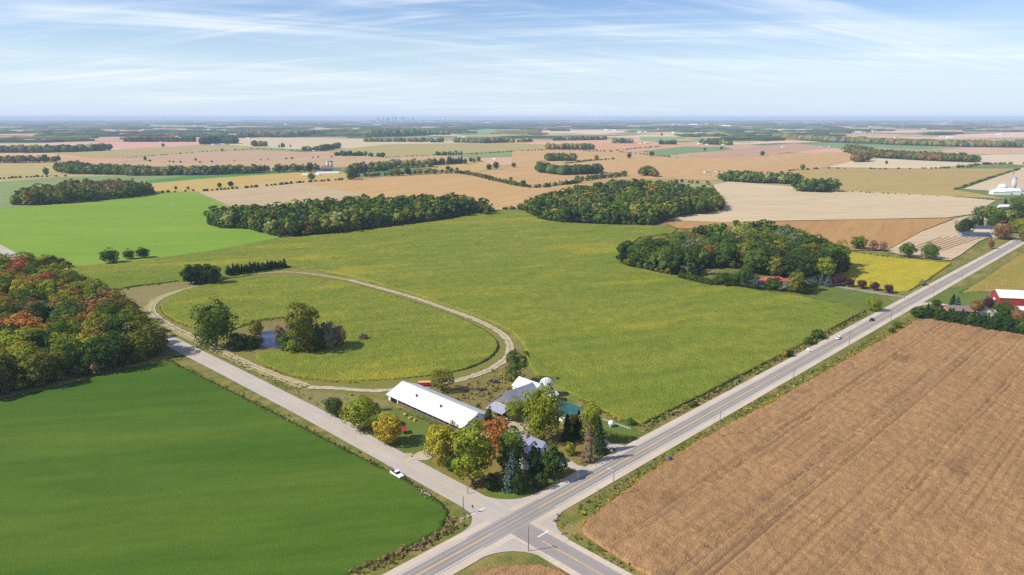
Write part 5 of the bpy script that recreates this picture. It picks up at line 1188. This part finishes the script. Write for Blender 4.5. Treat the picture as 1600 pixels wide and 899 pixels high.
# red wagon and red canopy
wg = empty('farm_wagon', at(665, 604), R(5)); tag(wg, 'red gravity wagon parked behind the long barn', 'wagon')
MB().prism([(-3.0, .9), (3.0, .9), (3.4, 2.3), (-3.4, 2.3)], 'y', -1.3, 1.3).build('box', M['red_paint'], wg); MB().box(-3.2, 3.2, -1.2, 1.2, 2.302, 2.33).build('load', M['bale'], wg)
for sx in (-2, 2):
    for sy in (-1.2, 1.2): MB().tube((sx, sy - .15, .45), (sx, sy + .15, .45), .45, .45, 12).build('wheel', M['tyre'], wg)
ca = empty('canopy_tent', at(629, 677), R(20)); tag(ca, 'small red peaked canopy on the farm lawn', 'canopy')
cm = MB()
for q in ([(-1.7, -1.7, 1.9), (1.7, -1.7, 1.9), (0, 0, 2.9)], [(1.7, -1.7, 1.9), (1.7, 1.7, 1.9), (0, 0, 2.9)], [(1.7, 1.7, 1.9), (-1.7, 1.7, 1.9), (0, 0, 2.9)], [(-1.7, 1.7, 1.9), (-1.7, -1.7, 1.9), (0, 0, 2.9)]): cm.face(q)
cm.build('cloth', M['red_paint'], ca)
for sx in (-1, 1):
    for sy in (-1, 1): MB().tube((sx * 1.6, sy * 1.6, 0), (sx * 1.6, sy * 1.6, 1.95), .05, .05, 6).build('pole', M['steel'], ca)
# small things in the yard and along the roads
tk = empty('fuel_tank', at(955, 667), R(45)); tag(tk, 'round white fuel tank on the small lawn', 'tank')
MB().lathe([(.05, .25)] + [(1.25 * math.sin(t), 1.5 - 1.25 * math.cos(t)) for t in np.linspace(.2, 2.95, 12)] + [(.05, 2.76)], 20).build('shell', M['white_roof'], tk, True)
for s in (-1, 1): MB().box(s * .7 - .1, s * .7 + .1, -.5, .5, 0, .8).build('leg', M['steel'], tk)
fn = empty('white_fence', at(942, 657)); tag(fn, 'low white rail fence between the lawn and soybeans', 'fence')
A, B = Vector((*at(942, 657), 0)), Vector((*at(985, 672), 0)); d = B - A
for k in range(11):
    p = d * k / 10; MB().box(p.x - .07, p.x + .07, p.y - .07, p.y + .07, 0, .9).build('post', M['white_wall'], fn)
for z in (.4, .75):
    MB().tube((0, 0, z), (d.x, d.y, z), .05, .05, 4).build('rail', M['white_roof'], fn)
def box_on_post(name, label, cat, XY, w, h, zb, mat, rz, depth_=.1, posts=1, pm='steel', group=None):
    e = empty(name, XY, rz); tag(e, label, cat, group)
    for k in range(posts):
        x = 0 if posts == 1 else (-w * .35 + k * w * .7)
        MB().box(x - .05, x + .05, -.05, .05, 0, zb + .1).build('post', M[pm], e)
    MB().box(-w / 2, w / 2, -.06 - depth_, -.06, zb, zb + h).build('panel', M[mat], e)
    return e
box_on_post('mailbox', 'white mailbox at the shaded driveway', 'mailbox', at(956, 709), .7, .6, 1.0, 'white_roof', R(-45), .5)
bs = box_on_post('road_sign', 'blue road sign board on the brown field verge', 'sign', at(1047, 722), 2.2, 1.0, 1.0, 'sign_blue', R(45 + 180), .06, 2)
MB().box(-.9, .9, -.14, -.125, 1.2, 1.32).build('white_stripe', M['paint_white'], bs)
gs = box_on_post('road_sign', 'green and blue road sign board farther along the verge', 'sign', at(1269, 586), 2.6, 1.5, .9, 'sign_green', R(225), .06, 2)
MB().box(-1.3, 1.3, -.16, -.125, 1.65, 2.41).build('blue_panel', M['sign_blue'], gs)
box_on_post('road_sign', 'small white sign in the highway ditch beside the soybeans', 'sign', at(1262, 550), 1.6, 1.2, .9, 'paint_white', R(-45), .06, 2)
box_on_post('stop_sign', 'dark backed octagonal sign at the side road corner', 'sign', at(739, 801), .05, .05, 1.9, 'junk', R(-45))
so = MB().lathe([(.48, 0), (.48, .04)], 8); o = so.build('sign_plate', M['junk'], [x for x in COL.objects if x.name == 'stop_sign'][0], loc=(0, -.12, 2.2)); o.rotation_euler = (R(90), 0, 0)
box_on_post('marker_sign', 'small white sign on the shaded corner lawn', 'sign', at(821, 762), .7, .9, 1.1, 'paint_white', R(0), .05, 1)
for i, (x, y, lab) in enumerate(((931, 766, 'white marker post beside the highway shoulder'), (659, 771, 'white marker post beside the wheat corner'), (903, 747, 'white marker post at the farmhouse driveway'), (720, 816, 'white culvert marker among the corner stones'), (730, 810, 'short white marker near the corner pole'))):
    e = empty('marker_post', at(x, y)); tag(e, lab, 'post'); MB().box(-.16, .16, -.06, .06, 0, 1.3).build('shaft', M['white_roof'], e); MB().box(-.18, .18, -.08, .08, 1.3, 1.4).build('cap', M['white_wall'], e)
def rock(XY, s, label, mat='stone', group=None, name='rock'):
    V, F = ico(2, (s, s * .8, s * .55), .13, rng); V[:, 2] = np.maximum(V[:, 2] + s * .3, -.02)
    o = obj(name, np_mesh(name, V, [F], M[mat]), loc=(XY[0], XY[1], 0)); tag(o, label, 'rock', group)
for x, y, s in ((665, 771, .55), (668, 773, .7), (672, 775, .5), (724, 811, .5), (733, 808, .6), (713, 821, .45)): rock(at(x, y), s, 'pale field stone on the verge by the wheat corner', group='field stones at the wheat corner')
for x, y, s in ((1286, 521, .9), (1275, 532, 1.0), (1112, 616, .7), (1258, 544, .7), (1190, 578, .8)): rock(at(x, y), s, 'pale stone in the highway ditch', group='stones in the highway ditch')
for x, y, w, h, lab in ((771, 598, 5, 1.8, 'heap of dark scrap on the weedy ground'), (751, 610, 4, 1.0, 'low heap of scrap beside the weeds')):
    e = empty('scrap_heap', at(x, y)); tag(e, lab, 'scrap')
    for k in range(9): MB().box(-.6, .6, -.4, .4, -.2, random.uniform(.4, .9)).build('scrap_piece', M['junk'], e, loc=(random.uniform(-w / 2, w / 2), random.uniform(-1.2, 1.2), random.uniform(.0, h * .4))).rotation_euler = (random.uniform(-.4, .4), random.uniform(-.4, .4), random.random() * 3)
tr = empty('flat_trailer', at(800, 657), R(20)); tag(tr, 'flat wooden trailer beside the small round tree', 'trailer')
MB().box(-2.4, 2.4, -1.1, 1.1, .6, .8).build('deck', M['old_wood'], tr); MB().box(-2.4, -2.2, -1.1, 1.1, .8, 1.5).build('headboard', M['white_roof'], tr)
for sy in (-1.0, 1.0): MB().tube((.4, sy - .12, .4), (.4, sy + .12, .4), .4, .4, 12).build('wheel', M['tyre'], tr)
tb = empty('flat_trailer', at(278.5, 558), R(10)); tag(tb, 'dark utility trailer at the field gate by the autumn wood', 'trailer')
MB().box(-2.2, 2.2, -1.0, 1.0, .6, 1.5).build('box', M['junk'], tb); MB().box(2.2, 3.4, -.06, .06, .55, .65).build('drawbar', M['steel'], tb)
for sy in (-1.05, 1.05): MB().tube((0, sy - .1, .36), (0, sy + .1, .36), .36, .36, 12).build('wheel', M['tyre'], tb)
for i, (x, y) in enumerate(((641, 655), (648, 658), (633, 650))):
    e = empty('hay_bale', at(x, y), R(30 + 40 * i)); tag(e, 'straw bale lying before the open barn front', 'bale', 'bales before the barn'); MB().tube((-.6, 0, .5), (.6, 0, .5), .5, .5, 16).build('straw', M['bale'], e)
wp = empty('board_pile', at(601, 641), R(15)); tag(wp, 'pile of old boards behind the yellow green tree', 'pile')
for k in range(6): MB().box(-2.6, 2.6, -.15, .15, 0, .2).build('board', M['old_wood'], wp, loc=(random.uniform(-.3, .3), random.uniform(-.8, .8), .05 + k * .16)).rotation_euler = (0, 0, random.uniform(-.2, .2))

# utility poles
def pole(bx, by, ytop, label, arm=True, lamp=False):
    X, Y = at(bx, by); h = height_to(X, Y, ytop)
    e = empty('utility_pole', (X, Y), R(45)); tag(e, label, 'pole')
    MB().tube((0, 0, -.1), (0, 0, h), .17, .12, 10).build('mast', M['pole_wood'], e)
    if arm:
        MB().box(-.07, .07, -1.2, 1.2, h - .7, h - .55).build('crossarm', M['pole_wood'], e)
        for y in (-1.1, -.5, .5, 1.1): MB().lathe([(.06, h - .55), (.08, h - .4), (.03, h - .3)], 8, (0, y)).build('insulator', M['lamp'], e)
    if lamp:
        MB().tube((0, 0, h - .2), (0, 2.0, h + .1), .05, .04, 6).build('lamp_arm', M['steel'], e); MB().box(-.18, .18, 1.8, 2.6, h + .02, h + .16).build('lamp_head', M['lamp'], e)
for bx, by, yt, lab, a_, l_ in ((724, 804, 775, 'short wooden pole at the wheat corner of the crossroads', False, False), (825.5, 862, 823, 'wooden pole with crossarm on the grass point of the crossroads', True, False), (958, 776, 736, 'wooden pole with lamp beside the highway at the brown field corner', False, True), (1123, 684, 643, 'wooden highway pole near the blue sign', True, False), (1239, 598, 574, 'wooden highway pole near the green sign', True, False), (1326, 543, 516, 'wooden highway pole by the white car', True, False), (1391, 508, 484, 'wooden highway pole by the dark blue car', True, False), (1458, 466, 446, 'wooden highway pole at the gravel driveway', True, False), (1413, 468, 446, 'wooden pole at the end of the dark driveway', False, False), (1502, 441, 424, 'wooden highway pole beyond the gravel driveway', True, False), (1545, 475, 455, 'white topped yard pole before the red barn', False, True), (731, 772, 761, 'thin sign pole on the corner lawn edge', False, False)):
    pole(bx, by, yt, lab, a_, l_)

# ------------------------------------------------------------------ the air
hm, N, L, out = new_mat('haze')
pv = N.new('ShaderNodeVolumePrincipled'); pv.inputs['Color'].default_value = (0.54, 0.70, 0.96, 1); pv.inputs['Density'].default_value = 6.0e-5; pv.inputs['Anisotropy'].default_value = 0.0
L.new(pv.outputs[0], out.inputs['Volume'])
hz = MB().box(-GS - 500, GS + 500, -GS - 500, GS + 500, -1.0, 146.0).build('haze', hm)
tag(hz, 'pale blue haze over the farmland', 'haze', None, 'stuff')
